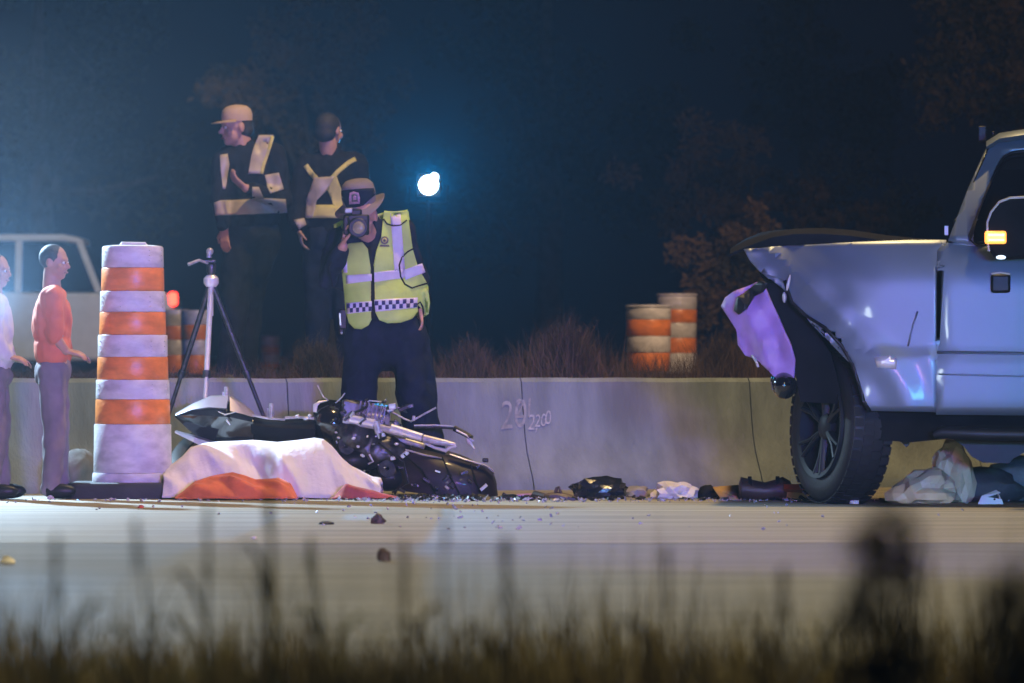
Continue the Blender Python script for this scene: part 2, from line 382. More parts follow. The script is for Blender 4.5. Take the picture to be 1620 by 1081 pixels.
chalk('2,', 825, 680, 0.135, 'chalk', 0.2, -0.05); chalk('2', 836, 676, 0.11, 'chalk', 0.35, 0.05); chalk('0', 846, 675, 0.11, 'chalk', 0.3, 0.08); chalk('0', 853, 672, 0.12, 'chalk', 0.3, 0.08)

# ------------------------------------------------------------------ vegetation
def blade(mb, base, h, lean, wd, rnd, segs=3):
    a = rnd.uniform(0, 6.28); side = Vector((math.cos(a), math.sin(a), 0)) * wd / 2; b = rnd.uniform(0, 6.28); dr = Vector((math.cos(b), math.sin(b) * 0.5, 0)) * lean
    k = len(mb.v)
    for i in range(segs):
        t = i / segs; c = base + Vector((0, 0, h * t)) + dr * t * t; mb.v += [c - side * (1 - t * 0.7), c + side * (1 - t * 0.7)]
    mb.v.append(base + Vector((0, 0, h * 0.97)) + dr)
    for i in range(segs - 1): mb.f.append((k + 2 * i, k + 2 * i + 1, k + 2 * i + 3, k + 2 * i + 2))
    q = k + 2 * (segs - 1); mb.f.append((q, q + 1, q + 2))
rnd = random.Random(3); mb = MB()
for i in range(15000):
    y = 6.3 + 6.9 * rnd.random() ** 0.8; x = rnd.uniform(-1, 1) * (0.10 * y + 0.5)
    h = rnd.uniform(0.05, 0.23) * (0.85 + 0.9 * noise.noise(Vector((x * 2.6, y * 0.7, 9)))); 
    if rnd.random() < 0.10: h *= 1.7
    blade(mb, Vector((x, y, verge_z(x, y) - 0.01)), h, rnd.uniform(0, 0.08), rnd.uniform(0.003, 0.007), rnd)
for i in range(1300):
    y = rnd.uniform(8.2, 12.4); x = rnd.uniform(-1, 1) * (0.10 * y + 0.2)
    if noise.noise(Vector((x * 2.2, y * 0.4, 4))) < -0.12: continue
    blade(mb, Vector((x, y, verge_z(x, y) - 0.01)), rnd.uniform(0.10, 0.36) * rnd.uniform(.5, 1), rnd.uniform(0, 0.10), rnd.uniform(0.004, 0.008), rnd, 4)
tag(mb.build('verge_grass', 'grass_green', smooth=False), 'unfocused grass of the near road verge along the bottom', 'grass', kind='stuff')
rnd = random.Random(5); mb = MB()
def mound(px):                                # outline of the weed tops behind the barrier
    t = [(-400, 560), (240, 575), (420, 560), (540, 545), (640, 560), (700, 545), (740, 525), (800, 545), (850, 505), (900, 488), (950, 515), (985, 535), (1060, 545), (1130, 520), (1200, 480), (1300, 520), (1500, 540), (2300, 540)]
    for (a, b), (c, d) in zip(t, t[1:]):
        if a <= px <= c: return b + (d - b) * (px - a) / (c - a)
    return 550
for i in range(15000):
    px = rnd.uniform(-150, 1800); D = bar_y((px - 810) / F * 35) + 0.3 + 5.5 * rnd.random(); x = (px - 810) / F * D; zb = bank_z(x, D) - 0.02
    top = CAMZ + (HY - mound(px)) / F * D
    h = max(0.06, (top - zb)) * rnd.uniform(0.25, 1.05) * (0.9 + 0.5 * noise.noise(Vector((x * 3.5, D * 2, 6))))
    blade(mb, Vector((x, D, zb)), h, rnd.uniform(0, 0.22), rnd.uniform(0.0025, 0.006), rnd)
tag(mb.build('dry_weeds', 'grass_dry', smooth=False), 'dry brown weeds growing on the bank behind the concrete barrier', 'weeds', kind='stuff')

def dry_bush(px, py, D, hw, label, n, seed):
    """rounded dead bush: fine twigs fanning out of one base into a dome"""
    rn = random.Random(seed); s = D / F; c = P(px, 0, D); zb = bank_z(c.x, D); Hh = CAMZ + (HY - py) * s - zb; Wd = hw * s; base = Vector((c.x, D, zb)); mb = MB()
    for i in range(n):
        a = rn.uniform(0, 6.28); q = rn.random() ** .6 * 1.25; L = rn.uniform(.55, 1.05); tip = base + Vector((math.cos(a) * math.sin(q) * Wd * L, math.sin(a) * math.sin(q) * Wd * L, max(.05, math.cos(q * .92)) * Hh * L * (0.92 + .22 * noise.noise(Vector((math.cos(a) * 2, math.sin(a) * 2, q * 3))))))
        st = base + Vector((rn.gauss(0, .25) * Wd, rn.gauss(0, .25) * Wd, 0)); u = Vector((rn.uniform(-1, 1), rn.uniform(-1, 1), 0)).normalized() * rn.uniform(.0012, .003); md = (st + tip) / 2 + Vector((rn.gauss(0, .02), rn.gauss(0, .02), .05 * Hh))
        mb.add([st - u, st + u, md + u, md - u, tip], [(0, 1, 2, 3), (3, 2, 4)])
        for k in range(2):
            e = md + (tip - md) * rn.random(); d = Vector((rn.gauss(0, 1), rn.gauss(0, 1), rn.uniform(0, 1.2))).normalized() * rn.uniform(.03, .08); mb.add([e - u * .7, e + u * .7, e + d], [(0, 1, 2)])
    o = mb.build('dry_bush', 'grass_dry', smooth=False, origin=base); tag(o, label, 'bush', 'dry bushes along the bank')
dry_bush(895, 484, 37.2, 72, 'rounded dry brown bush behind the barrier, left of the far striped drums', 2200, 1)
dry_bush(745, 522, 37.6, 48, 'low dry bush just right of the photographer behind the barrier', 1200, 2)
dry_bush(500, 520, 37.0, 52, 'low dry bush left of the photographer behind the barrier', 1300, 3)
dry_bush(1140, 512, 37.8, 46, 'dry bush between the far striped drums and the crushed truck nose', 1200, 4)
def stalk(px, py, D, label, wd=0.006, head=0.10, m='grass_dark', lean=0.0, leaves=3, seed=0):
    rn = random.Random(seed + int(px)); tip = P(px, py, D); bx = tip.x - lean; base = Vector((bx, D, verge_z(bx, D) - 0.02)); H = tip.z - base.z
    t = thing('weed_stalk', base, label, 'weed', 'tall weed stalks on the near verge')
    pts = [base + Vector((lean * (i / 6) ** 2, 0, H * i / 6)) for i in range(7)]
    MB().tube(pts, [wd * (1 - 0.08 * i) / 2 for i in range(7)], 6).build('stem', m, t)
    mb = MB()
    for i in range(26):
        c = pts[-1] + Vector((rn.gauss(0, wd * 0.22), rn.gauss(0, wd * 0.22), -rn.uniform(0, head))); mb.ell(c, (wd * 0.22, wd * 0.22, 0.012), (rn.uniform(-.4, .4), rn.uniform(-.4, .4), 0), 5, 4)
    mb.build('seed_head', m, t)
    for i in range(leaves):
        mb = MB(); k = rn.uniform(0.1, 0.5); c = base + Vector((lean * k * k, 0, H * k)); s = rn.choice((-1, 1)); q = rn.uniform(0.03, 0.07)
        mb.tube([c, c + Vector((s * q * .5, 0, 0.07)), c + Vector((s * q, 0.01, 0.10)), c + Vector((s * q * 1.5, 0.01, 0.09))], [0.002, 0.005, 0.004, 0.0006], 6, flat=0.3)
        mb.build('leaf', m, t)
stalk(425, 705, 9.5, 'tallest dark weed stalk, upright in front of the orange cloth', 0.013, 0.14, lean=-0.01, seed=1)
stalk(328, 800, 9.6, 'dark weed stalk under the left end of the white sheet', 0.011, 0.12, lean=0.0, seed=2)
stalk(215, 822, 9.0, 'thin weed stalk below the near striped drum, leaning left', 0.007, 0.08, lean=-0.03, seed=3)
stalk(90, 850, 8.6, 'weed stalk left of all the others at the verge', 0.009, 0.10, lean=0.0, seed=4)
stalk(490, 850, 10.0, 'weed stalk leaning left just right of the tallest stalk', 0.009, 0.09, lean=-0.03, seed=5)
stalk(640, 850, 9.8, 'upright green weed stalk below the motorcycle engine', 0.010, 0.12, m='grass_green', seed=6)
stalk(705, 810, 9.6, 'slender green weed stalk below the motorcycle front wheel', 0.006, 0.06, m='grass_green', lean=0.01, seed=7)
stalk(800, 850, 8.8, 'leafy green weed stalk just right of the motorcycle wheel', 0.012, 0.15, m='grass_green', lean=-0.01, seed=8)
stalk(1055, 870, 8.8, 'green weed stalk below the white bag on the road', 0.009, 0.10, m='grass_green', seed=9)
stalk(1240, 895, 8.6, 'short green weed stalk left of the dark leafy weed', 0.010, 0.10, m='grass_green', lean=0.02, seed=10)
def leafy_weed(px, py, D, rx, name, label, n, seed):
    rn = random.Random(seed); top = P(px, py, D); base = Vector((top.x, D, verge_z(top.x, D) - 0.02)); H = top.z - base.z
    t = thing(name, base, label, 'weed')
    mb = MB()
    for i in range(5):
        a = rn.uniform(-1, 1) * rx * 0.6; mb.tube([base, base + Vector((a * 0.4, rn.uniform(-.02, .02), H * 0.5)), base + Vector((a, rn.uniform(-.03, .03), H * 0.93))], [0.004, 0.003, 0.0015], 6)
    mb.build('stem', 'grass_dark', t)
    mb = MB()
    for i in range(n):
        k = rn.random(); zz = H * (0.35 + 0.65 * k); a = rn.uniform(0, 6.28); r = rx * math.sqrt(rn.random()) * math.sqrt(max(0.05, 1 - ((k - 0.35) / 0.68) ** 2))
        c = base + Vector((r * math.cos(a), r * math.sin(a), zz)); d = Vector((rn.uniform(-1, 1), rn.uniform(-1, 1), rn.uniform(-.5, .8))).normalized(); u = d.cross(Vector((0, 0, 1))).normalized()
        L = rn.uniform(0.018, 0.034); wv = L * 0.3
        mb.add([c, c + d * L * .5 + u * wv, c + d * L, c + d * L * .5 - u * wv], [(0, 1, 2, 3)])
    o = mb.build('foliage', 'grass_dark', t, smooth=False)
leafy_weed(1400, 815, 5.6, 0.055, 'leafy_weed', 'dark rounded leafy weed, blurred, low in front of the truck wheel', 520, 4)
leafy_weed(1600, 905, 5.4, 0.05, 'leafy_weed', 'lower dark leafy weed in the bottom right corner of the verge', 380, 5)

def tree(x, D, z0, h, blobs, label, n=2600, leaf=0.11, seed=1, name='tree', m='leaf'):
    rn = random.Random(seed); t = thing(name, (x, D, z0), label, 'tree', 'trees beyond the barrier'); base = Vector((x, D, z0))
    mb = MB(); mb.tube([base + Vector((0, 0, -0.1)), base + Vector((0.05, 0, h * .3)), base + Vector((-.04, .1, h * .6)), base + Vector((0.05, 0, h * .92))], [h * .03, h * .024, h * .016, 0.01], 9)
    for c, r in blobs:
        c = Vector(c); s = base + Vector((0, 0, h * rn.uniform(.2, .5))); mb.tube([s, (s + c) / 2 + Vector((0, 0, -.1)), c, c + Vector((rn.uniform(-1, 1), 0, .8)) * r[2] * .7], [h * .013, h * .009, h * .005, .006], 6)
    mb.build('trunk', 'bark', t)
    mb = MB(); tot = sum(r[0] * r[2] for c, r in blobs)
    for c, r in blobs:
        c = Vector(c); m_ = int(n * r[0] * r[2] / tot); subs = [(c + Vector((rn.gauss(0, .5) * r[0], rn.gauss(0, .5) * r[1], rn.gauss(0, .5) * r[2])), rn.uniform(.16, .34)) for _ in range(16)]
        for i in range(m_):
            s, q = rn.choice(subs); d = Vector((rn.gauss(0, 1), rn.gauss(0, 1), rn.gauss(0, 1))).normalized() * rn.random() ** .5
            p = s + Vector((d.x * r[0] * q * 1.5, d.y * r[1] * q * 1.5, d.z * r[2] * q * 1.3)); u = Vector((rn.gauss(0, 1), rn.gauss(0, 1), rn.gauss(0, 1))).normalized(); v = u.orthogonal().normalized(); L = leaf * rn.uniform(.6, 1.3)
            mb.add([p, p + u * L * .5 + v * L * .28, p + u * L, p + u * L * .5 - v * L * .28], [(0, 1, 2, 3)])
    mb.build('crown', m, t, smooth=False)
def B(px, py, D, rx, rz): return (tuple(P(px, py, D)), (rx, rx * 1.0, rz))
tree(7.2, 60, 0.62, 6.5, [B(1560, 60, 60, 0.7, 0.9), B(1660, 40, 60, 1.0, 1.2), B(1480, 130, 60, 0.42, 0.5), B(1600, 150, 60, .6, .45), B(1520, 20, 60, .5, .5)], 'brownish tree whose crown hangs above the damaged truck', 7000, 0.10, 1, m='leaf')
tree(2.6, 62, 0.62, 2.6, [B(1110, 270, 62, .5, .45), B(1180, 330, 62, .6, .5), B(1300, 300, 62, .55, .4), B(1400, 340, 62, .5, .35)], 'dim bushy tree just above the raised truck hood', 6000, 0.09, 2)
tree(2.3, 56, 0.62, 1.6, [B(1120, 440, 56, .36, .5), B(1200, 400, 56, .4, .4)], 'small dim bush between the two striped drums and the truck', 3500, 0.08, 6)
tree(-2.3, 72, 0.62, 5.2, [B(470, 110, 72, .9, .6), B(560, 80, 72, .7, .7), B(420, 160, 72, .5, .5), B(540, 190, 72, .6, .5)], 'faint tree rising above the two standing men', 5000, 0.12, 3)
tree(0.5, 80, 0.62, 7.5, [B(800, 120, 80, 1.3, 1.2), B(930, 260, 80, 1.2, 1.2), B(760, 330, 80, 1.0, 1.1)], 'dark tree in the middle distance right of the work light', 4500, 0.14, 4, m='leaf_shaded')
tree(4.4, 84, 0.62, 7.0, [B(1250, 110, 84, 1.2, 1.1), B(1360, 180, 84, 1.0, 1.0)], 'dark tree nearly lost in the night above the truck hood', 3600, 0.14, 5, m='leaf_shaded')
tree(-6.5, 78, 0.62, 7.0, [B(150, 120, 78, 1.3, 1.2), B(40, 240, 78, 1.2, 1.0), B(250, 280, 78, .9, .9)], 'dark tree behind the pale vehicle, hazy in the left glow', 4200, 0.14, 7, m='leaf_shaded')

# ------------------------------------------------------------------ traffic drums
def drum(px0, D, levels, label, name='traffic_drum', base=True, wob=0, zbase=0.0, group='striped traffic drums'):
    """levels: list of (y_top px, y_bot px, half width top px, half width bottom px, material)"""
    s = D / F; t = thing(name, (P(px0, 0, D).x, D, zbase), label, 'traffic drum', group); c = (P(px0, 0, D).x, D, 0)
    for k, (ya, yb, wa, wb, m) in enumerate(levels):
        za = CAMZ + (HY - ya) * s; zb = CAMZ + (HY - yb) * s; ra, rb = wa * s, wb * s; e = min(0.006, (za - zb) * .2)
        MB().lathe([(rb * .6, zb + .001), (rb - .003, zb + .001), (rb, zb + e), (ra, za - e), (ra - .003, za - .0005), (ra * .6, za - .0005)], c, 48).build('orange_band' if m == 'orange_band' else 'white_band', m, t, angle=50)
    return t, c, s
t, c, s = drum(210, 32.45, [
    (391, 424, 48.5, 49, 'white_band'), (424, 461, 49.3, 50, 'orange_band'), (461, 494, 51.5, 52, 'white_band'), (494, 530, 52.2, 53, 'orange_band'),
    (530, 565, 55, 55.5, 'white_band'), (565, 601, 55.7, 56.5, 'orange_band'), (601, 632, 58, 58.5, 'white_band'), (632, 671, 58.8, 59.5, 'orange_band'),
    (671, 748, 61, 62, 'white_band'), (748, 766, 63.5, 64.5, 'white_band')], 'near tall orange and white striped drum on a black rubber base')
mb = MB(); zt = CAMZ + (HY - 391) * s
mb.lathe([(0.17, zt - .004), (0.168, zt + .004), (0.12, zt + .010), (0.02, zt + .010)], c, 40); mb.build('lid', 'white_band', t)
MB().tube([(c[0] - .07, c[1], zt + .004), (c[0] - .06, c[1], zt + .02), (c[0] + .07, c[1], zt + .018), (c[0] + .08, c[1], zt + .004)], .01, 8).build('handle', 'white_band', t)
for q in range(4):                               # riveted seams of the bands
    mb = MB()
    for yy in (405, 478, 548, 616):
        for kk in range(3):
            a = -1.57 + (-0.32, 0.62, 1.2, -1.1)[q]; r = (50, 52.4, 55.8, 58.8)[(405, 478, 548, 616).index(yy)] * s; mb.ell((c[0] + r * math.cos(a), c[1] + r * math.sin(a), CAMZ + (HY - yy - 8 * kk + 8) * s), (.004, .004, .004), None, 6, 4)
    mb.build('rivet', 'white_band', t)
mb = MB(); bw = 0.345; zb = 0.092; pr = []
def rrect(hw, hd, z, r=.07, n=5):
    o = []
    for sx, sy, a0 in ((1, 1, 0), (-1, 1, 90), (-1, -1, 180), (1, -1, 270)):
        for k in range(n + 1): a = R(a0 + 90 * k / n); o.append(Vector((c[0] - 0.02 + sx * (hw - r) + r * math.cos(a), c[1] + .02 + sy * (hd - r) + r * math.sin(a), z)))
    return o
mb.rings([rrect(bw, .31, 0.0), rrect(bw, .31, .06), rrect(bw - .012, .30, .086), rrect(bw - .03, .28, zb)]); mb.build('rubber_base', 'rubber', t, angle=30)
drum(1026, 48, [(483, 487, 36.5, 36.5, 'white_band'), (487, 506, 35.5, 35.5, 'white_band'), (506, 532, 35.5, 35.5, 'orange_band'), (532, 558, 35, 35, 'white_band'), (558, 588, 34, 33, 'orange_band')], 'shorter striped drum in the weeds, left of the far pair', zbase=.6)
drum(1071, 51, [(465, 469, 32.5, 32.5, 'white_band'), (469, 490, 31.5, 31.5, 'white_band'), (490, 511, 31.5, 31.5, 'orange_band'), (511, 535, 31, 31, 'white_band'), (535, 559, 31, 31, 'orange_band'), (559, 590, 30.5, 30, 'white_band')], 'taller striped drum in the weeds, right of the far pair', zbase=.6)
drum(309, 50, [(491, 514, 23, 23, 'white_band'), (514, 538, 23, 23, 'orange_band'), (538, 562, 22, 22, 'white_band'), (562, 592, 22, 22, 'orange_band')], 'striped drum seen between the legs of the tripod', zbase=.6)
drum(277, 52, [(490, 516, 22, 22, 'white_band'), (516, 538, 22, 22, 'orange_band'), (538, 562, 21, 21, 'white_band'), (562, 590, 21, 21, 'orange_band')], 'striped drum mostly hidden by the near drum edge', zbase=.6)
drum(428, 84, [(532, 548, 15, 15, 'white_band'), (548, 560, 15, 15, 'orange_band'), (560, 575, 15, 15, 'white_band'), (575, 591, 15, 15, 'orange_band')], 'smallest and farthest striped drum, right of the tripod', zbase=.65)

# ------------------------------------------------------------------ work light on a mast
t = thing('work_light', (FLASH.x, 45, 0.62), 'glaring white work light on a mast behind the photographer', 'work light')
MB().tube([(FLASH.x, 45.06, 0.6), (FLASH.x, 45.06, FLASH.z - .12)], [.03, .025], 10).build('mast', 'black_matte', t)
mb = MB(); mb.lathe([(.06, .12), (.11, .06), (.125, -.02), (.125, -.05)], (FLASH.x, 45, FLASH.z), 24, Matrix.Rotation(R(-90), 3, 'X')); 
MB().box((FLASH.x, 45.06, FLASH.z), (.20, .10, .20)).build('lamp_housing', 'black_matte', t, bevel=.01)
MB().tube([(FLASH.x - .15, 45.05, FLASH.z), (FLASH.x - .15, 45.05, FLASH.z - .14), (FLASH.x + .15, 45.05, FLASH.z - .14), (FLASH.x + .15, 45.05, FLASH.z)], .012, 8).build('bracket', 'black_matte', t)
for dx, dz, lr in ((0, 0, .078), (.045, .062, .034)):
    MB().ell((FLASH.x + dx, 44.99, FLASH.z + dz), (lr, .015, lr), None, 18, 8).build('lamp_lens', 'lamp_white', t)

# ------------------------------------------------------------------ pale vehicle beyond the bank (left)
def far_pickup():
    D = 72; z0 = bank_z(-6, D); t = thing('parked_pickup', (P(60, 0, D).x, D, z0), 'pale pickup beyond the barrier, hazy in the left glare', 'pickup truck')
    q = lambda px, py, dy=0: P(px, py, D) + Vector((0, dy, 0)); dep = 1.75
    mb = MB(); mb.prism([(-190, 462), (262, 464), (274, 470), (274, 560), (262, 572), (-190, 572)], D, D + dep); mb.build('body', 'paint_pale', t, bevel=.05)
    mb = MB(); mb.prism([(-40, 371), (100, 371), (126, 376), (128, 386), (100, 382), (-40, 382)], D + .08, D + dep - .08); mb.build('roof', 'paint_pale', t, bevel=.02)
    for a in ((124, 379, 156, 462), (30, 380, 28, 462), (-40, 376, -60, 462)):
        for dy in (.09, dep - .17): MB().prism([(a[0] - 5, a[1]), (a[0] + 5, a[1]), (a[2] + 5, a[3]), (a[2] - 5, a[3])], D + dy, D + dy + .07).build('pillar', 'paint_pale', t)
    MB().prism([(-38, 384), (98, 384), (122, 388), (150, 461), (-55, 461)], D + .16, D + dep - .2).build('window', 'dark_glass', t)
    for px in (-110, 205):
        m = Matrix.Rotation(R(90), 3, 'X'); c = P(px, 0, D); MB().ring_solid([(.2, -.11), (.36, -.12), (.39, -.08), (.39, .08), (.36, .12), (.2, .11)], (c.x, D + .1, z0 + .38), 28, m).build('wheel', 'tyre_rubber', t)
    MB().box(q(273, 473, .1), (.10, .22, .17)).build('tail_light', 'lamp_red', t, bevel=.03)
far_pickup()

# ------------------------------------------------------------------ people
def hand_prims(mb, wrist, dirv, palm_n, thumb_side, curl=0.5, s=1.0):
    """palm, four bent fingers of different length and a thumb leaving the side of the palm"""
    d = Vector(dirv).normalized(); n = Vector(palm_n); n = (n - d * n.dot(d)).normalized(); a = d.cross(n) * thumb_side; wr = Vector(wrist)
    pc = wr + d * .045 * s
    for k in (-1.2, -.4, .4, 1.2): mb.capsule(wr + a * k * .012 * s, wr + d * .088 * s + a * k * .019 * s, .014 * s, .0125 * s, 8)
    for k, L in ((1.5, .068), (.5, .078), (-.5, .072), (-1.5, .056)):
        p = wr + d * .092 * s + a * k * .019 * s; ang = 0; r = .0095 * s
        for j, f in enumerate((.45, .32, .25)):
            ang += curl * (.6, .9, .6)[j]; e = p + (d * math.cos(ang) + n * math.sin(ang)) * L * s * f; mb.capsule(p, e, r, r * .9, 8); p = e; r *= .9
    p = wr + d * .025 * s + a * .026 * s; e = p + (d * .55 + a * .7 + n * .35).normalized() * .045 * s; mb.capsule(p, e, .014 * s, .012 * s, 8); mb.capsule(e, e + (d * .85 + a * .1 + n * .5).normalized() * .04 * s, .0115 * s, .009 * s, 8)
def head_prims(mb, c, yaw, pitch=0.0, s=1.0):
    """skull, jaw, nose, ears, brow; looks along -Y turned by yaw; returns the frame"""
    m = Matrix.Rotation(yaw, 3, 'Z') @ Matrix.Rotation(pitch, 3, 'X'); c = Vector(c)
    T = lambda x, y, z: c + m @ Vector((x, y, z)) * s
    e = m.to_euler()
    mb.ell(T(0, .012, .025), (.076 * s, .094 * s, .092 * s), e); mb.ell(T(0, -.02, -.045), (.060 * s, .070 * s, .068 * s), e)
    mb.ell(T(0, -.055, -.088), (.030 * s, .028 * s, .024 * s), e); mb.ell(T(0, -.074, .024), (.052 * s, .016 * s, .014 * s), e)
    mb.capsule(T(0, -.082, .012), T(0, -.106, -.024), .009 * s, .014 * s, 8); mb.ell(T(0, -.080, -.058), (.024 * s, .012 * s, .013 * s), e)
    for sx in (-1, 1): mb.ell(T(sx * .077, .012, -.005), (.010 * s, .020 * s, .032 * s), e, 10, 8); mb.ell(T(sx * .045, -.062, -.03), (.022 * s, .02 * s, .022 * s), e)
    return T, e
def face_parts(T, e, s, body):
    mb = MB()
    for sx in (-1, 1): mb.ell(T(sx * .032, -.080, .002), (.014 * s, .010 * s, .009 * s), e, 10, 8)
    mb.build('eyes', 'eye_white', body); mb = MB()
    for sx in (-1, 1): mb.ell(T(sx * .032, -.0885, .002), (.006 * s, .004 * s, .006 * s), e, 8, 6)
    mb.build('pupils', 'eye_dark', body)
    mb = MB(); mb.capsule(T(-.020, -.0885, -.062), T(.020, -.0885, -.062), .006 * s, .006 * s, 8); mb.build('mouth', 'lip', body)

# --- the photographer
def photographer():
    D = 33.35; q = lambda px, py, dy=0: P(px, py, D) + Vector((0, dy, 0)); gx = q(615, 0).x
    t = thing('person', (gx, D, 0), 'person in yellow vest and grey brimmed hat taking a picture', 'person')
    hc = q(575, 343, -.13)
    mb = MB(); T, e = head_prims(mb, hc, R(-6), R(8)); mb.capsule(T(0, .03, -.07), q(590, 385, .03), .058, .065)
    SR, ER, WR = q(536, 378, 0), q(519, 443, -.10), q(545, 392, -.30)
    SL, EL, WL = q(634, 362, .02), q(661, 440, .10), q(664, 487, 0)
    mb.capsule(SR, ER, .055, .043); mb.capsule(ER, WR, .042, .030); mb.capsule(SL, EL, .055, .043); mb.capsule(EL, WL, .042, .03)
    hand_prims(mb, WR + Vector((0, 0, .01)), q(552, 352, -.34) - WR, (1, -.1, 0), -1, .75); hand_prims(mb, WL, q(668, 512, -.03) - WL, (-1, 0, 0), 1, .35)
    mb.ell(q(588, 420, .03), (.18, .12, .26)); mb.ell(q(602, 520, .03), (.17, .12, .17))
    HL, HR, KL, KR, AL, AR = q(572, 535, .03), q(640, 535, .03), q(567, 635, 0), q(661, 635, 0), q(566, 752, .03), q(686, 752, .03)
    mb.capsule(HL, KL, .09, .06); mb.capsule(KL, AL, .06, .045); mb.capsule(HR, KR, .09, .06); mb.capsule(KR, AR, .06, .045)
    body, _ = blob('body', mb, 'skin', t, .0065, 3); face_parts(T, e, 1, body)
    mb = MB()
    mb.ell(q(589, 415, .03), (.195, .135, .25)); mb.ell(q(590, 380, .03), (.19, .115, .12)); mb.ell(q(598, 480, .03), (.20, .145, .22)); mb.capsule(q(540, 382, .02), q(634, 366, .03), .085, .085)
    mb.capsule(SR, ER, .075, .062); mb.capsule(ER, WR + (ER - WR) * .12, .062, .046); mb.capsule(SL, EL, .075, .062); mb.capsule(EL, WL + (EL - WL) * .1, .06, .046)
    mb.capsule(q(589, 376, .03), q(583, 360, -.02), .085, .078)
    jk, jb = blob('jacket', mb, 'navy_cloth', t, .012, 3, .016, 12)
    mb = MB()
    mb.ell(q(611, 535, .03), (.245, .15, .20)); mb.capsule(q(578, 540, .03), KL + Vector((-.0, 0, 0)), .122, .108); mb.capsule(KL, AL + Vector((.0, 0, -.03)), .108, .088)
    mb.capsule(q(645, 540, .03), KR, .128, .112); mb.capsule(KR, AR + Vector((0, 0, -.03)), .112, .09)
    tr, tb = blob('trousers', mb, 'navy_cloth', t, .013, 3, .022, 9)
    for A, sx in ((AL, -1), (AR, 1)):
        mb = MB(); mb.capsule(A + Vector((0, 0, .02)), A + Vector((0, 0, -.04)), .062, .06); mb.ell((A.x + sx * .02, A.y - .07, .045), (.052, .15, .045)); mb.box((A.x + sx * .02, A.y - .06, .012), (.09, .26, .024))
        blob('boot', mb, 'black_plastic', t, .01, 3)
    # vest: a loose shell over jacket and upper arm
    mb = MB()
    mb.ell(q(590, 420, .03), (.215, .155, .26)); mb.ell(q(592, 382, .03), (.20, .135, .12)); mb.ell(q(601, 478, .03), (.225, .17, .19)); mb.ell(q(606, 505, .03), (.245, .175, .16)); mb.capsule(q(556, 376, .03), q(630, 364, .03), .10, .105)
    mb.capsule(SL + Vector((0, -.01, 0)), q(658, 440, .07), .098, .088); mb.capsule(q(640, 440, .05), q(655, 490, .03), .10, .08)
    tmp, vb = blob('form', mb, 'hi_vis', t, .016, 6, .008, 8); bpy.data.objects.remove(tmp)
    LP = [(541, 398), (552, 386), (574, 384), (584, 396), (589, 420), (590, 470), (589, 505), (584, 515), (573, 521), (562, 520), (553, 511), (548, 495), (545, 460), (542, 430)]
    RP = [(592, 420), (596, 398), (604, 375), (606, 350), (608, 334), (628, 336), (645, 332), (648, 360), (653, 395), (662, 425), (676, 450), (680, 480), (678, 496), (670, 502), (667, 488), (660, 482), (661, 494), (652, 505), (634, 511), (614, 512), (601, 507), (595, 495), (593, 470)]
    v = drape('vest', RP, D, vb, .006, 'hi_vis', t, .022, .008)
    v2 = drape('vest_panel', LP, D, vb, .006, 'hi_vis', v, .022, .008)
    BP = [(545, 360), (560, 350), (608, 336), (645, 334), (655, 395), (668, 440), (668, 498), (600, 512), (550, 505), (542, 430)]
    drape('vest_back', BP, D, vb, .006, 'hi_vis', v, .03, .008, back=True)
    drape('vest_shoulder', [(528, 356), (540, 350), (552, 352), (552, 372), (545, 384), (532, 380)], D, vb, .006, 'hi_vis', v, .02, .008)
    for pl in ([(618, 338), (634, 338), (641, 428), (625, 430)], [(593, 432), (640, 426), (640, 440), (593, 447)], [(548, 436), (589, 434), (589, 445), (548, 450)], [(638, 428), (668, 417), (673, 431), (642, 443)],
               [(593, 475), (661, 471), (660, 487), (595, 494)], [(548, 480), (589, 477), (589, 493), (549, 497)], [(542, 400), (549, 396), (550, 432), (544, 432)]):
        drape('reflective_stripe', pl, D, vb, .013, 'reflective', v, .022, .003)
    mb = MB(); 
    def check(x0, x1, ya, yb, n):
        for i in range(n):
            for j in range(2):
                if (i + j) % 2: continue
                u0 = x0 + (x1 - x0) * i / n; u1 = x0 + (x1 - x0) * (i + 1) / n; f = lambda x: ya + (yb - ya) * (x - x0) / (x1 - x0); h = 7
                o = drape('tmpcheck', [(u0, f(u0) + j * h), (u1, f(u1) + j * h), (u1, f(u1) + (j + 1) * h), (u0, f(u0) + (j + 1) * h)], D, vb, .0165, 'check_navy', v, .02, 0)
                mb.add([x.co + v.location + t.location for x in o.data.vertices], [tuple(p.vertices) for p in o.data.polygons]); bpy.data.objects.remove(o)
    check(594, 660, 477, 472.5, 12); check(549, 589, 481.5, 478.5, 8)
    mb.build('checker_print', 'check_navy', v, solid=.001)
    for pts in ([(656, 393), (645, 399), (636, 408), (632, 420), (634, 438), (641, 450), (652, 456), (664, 452), (677, 448)], [(607, 347), (613, 355), (623, 358), (634, 357), (644, 349)], [(660, 482), (665, 478), (669, 486), (671, 500)]):
        drape_strip('piping', pts, 2.2, D, vb, .014, 'black_cloth', v)
    drape('zip', strip_poly([(585, 392), (590, 425), (591.5, 470), (591, 505)], 5), D, vb, .010, 'black_cloth', v, .02, .004)
    mb = MB(); cp = [(609 + 6.5 * math.cos(a), 381 + 6.5 * math.sin(a)) for a in (2 * math.pi * k / 12 for k in range(12))]
    drape('crest_print', cp, D, vb, .013, 'crest_dark', v, .02, .001); drape('crest_print', [(609 + 4 * math.cos(a), 381 + 4 * math.sin(a)) for a in (2 * math.pi * k / 10 for k in range(10))], D, vb, .0155, 'hi_vis_dull', v, .02, .001)
    drape('crest_print', [(609 + 2 * math.cos(a), 381 + 2.6 * math.sin(a)) for a in (2 * math.pi * k / 8 for k in range(8))], D, vb, .0175, 'crest_dark', v, .02, .001)
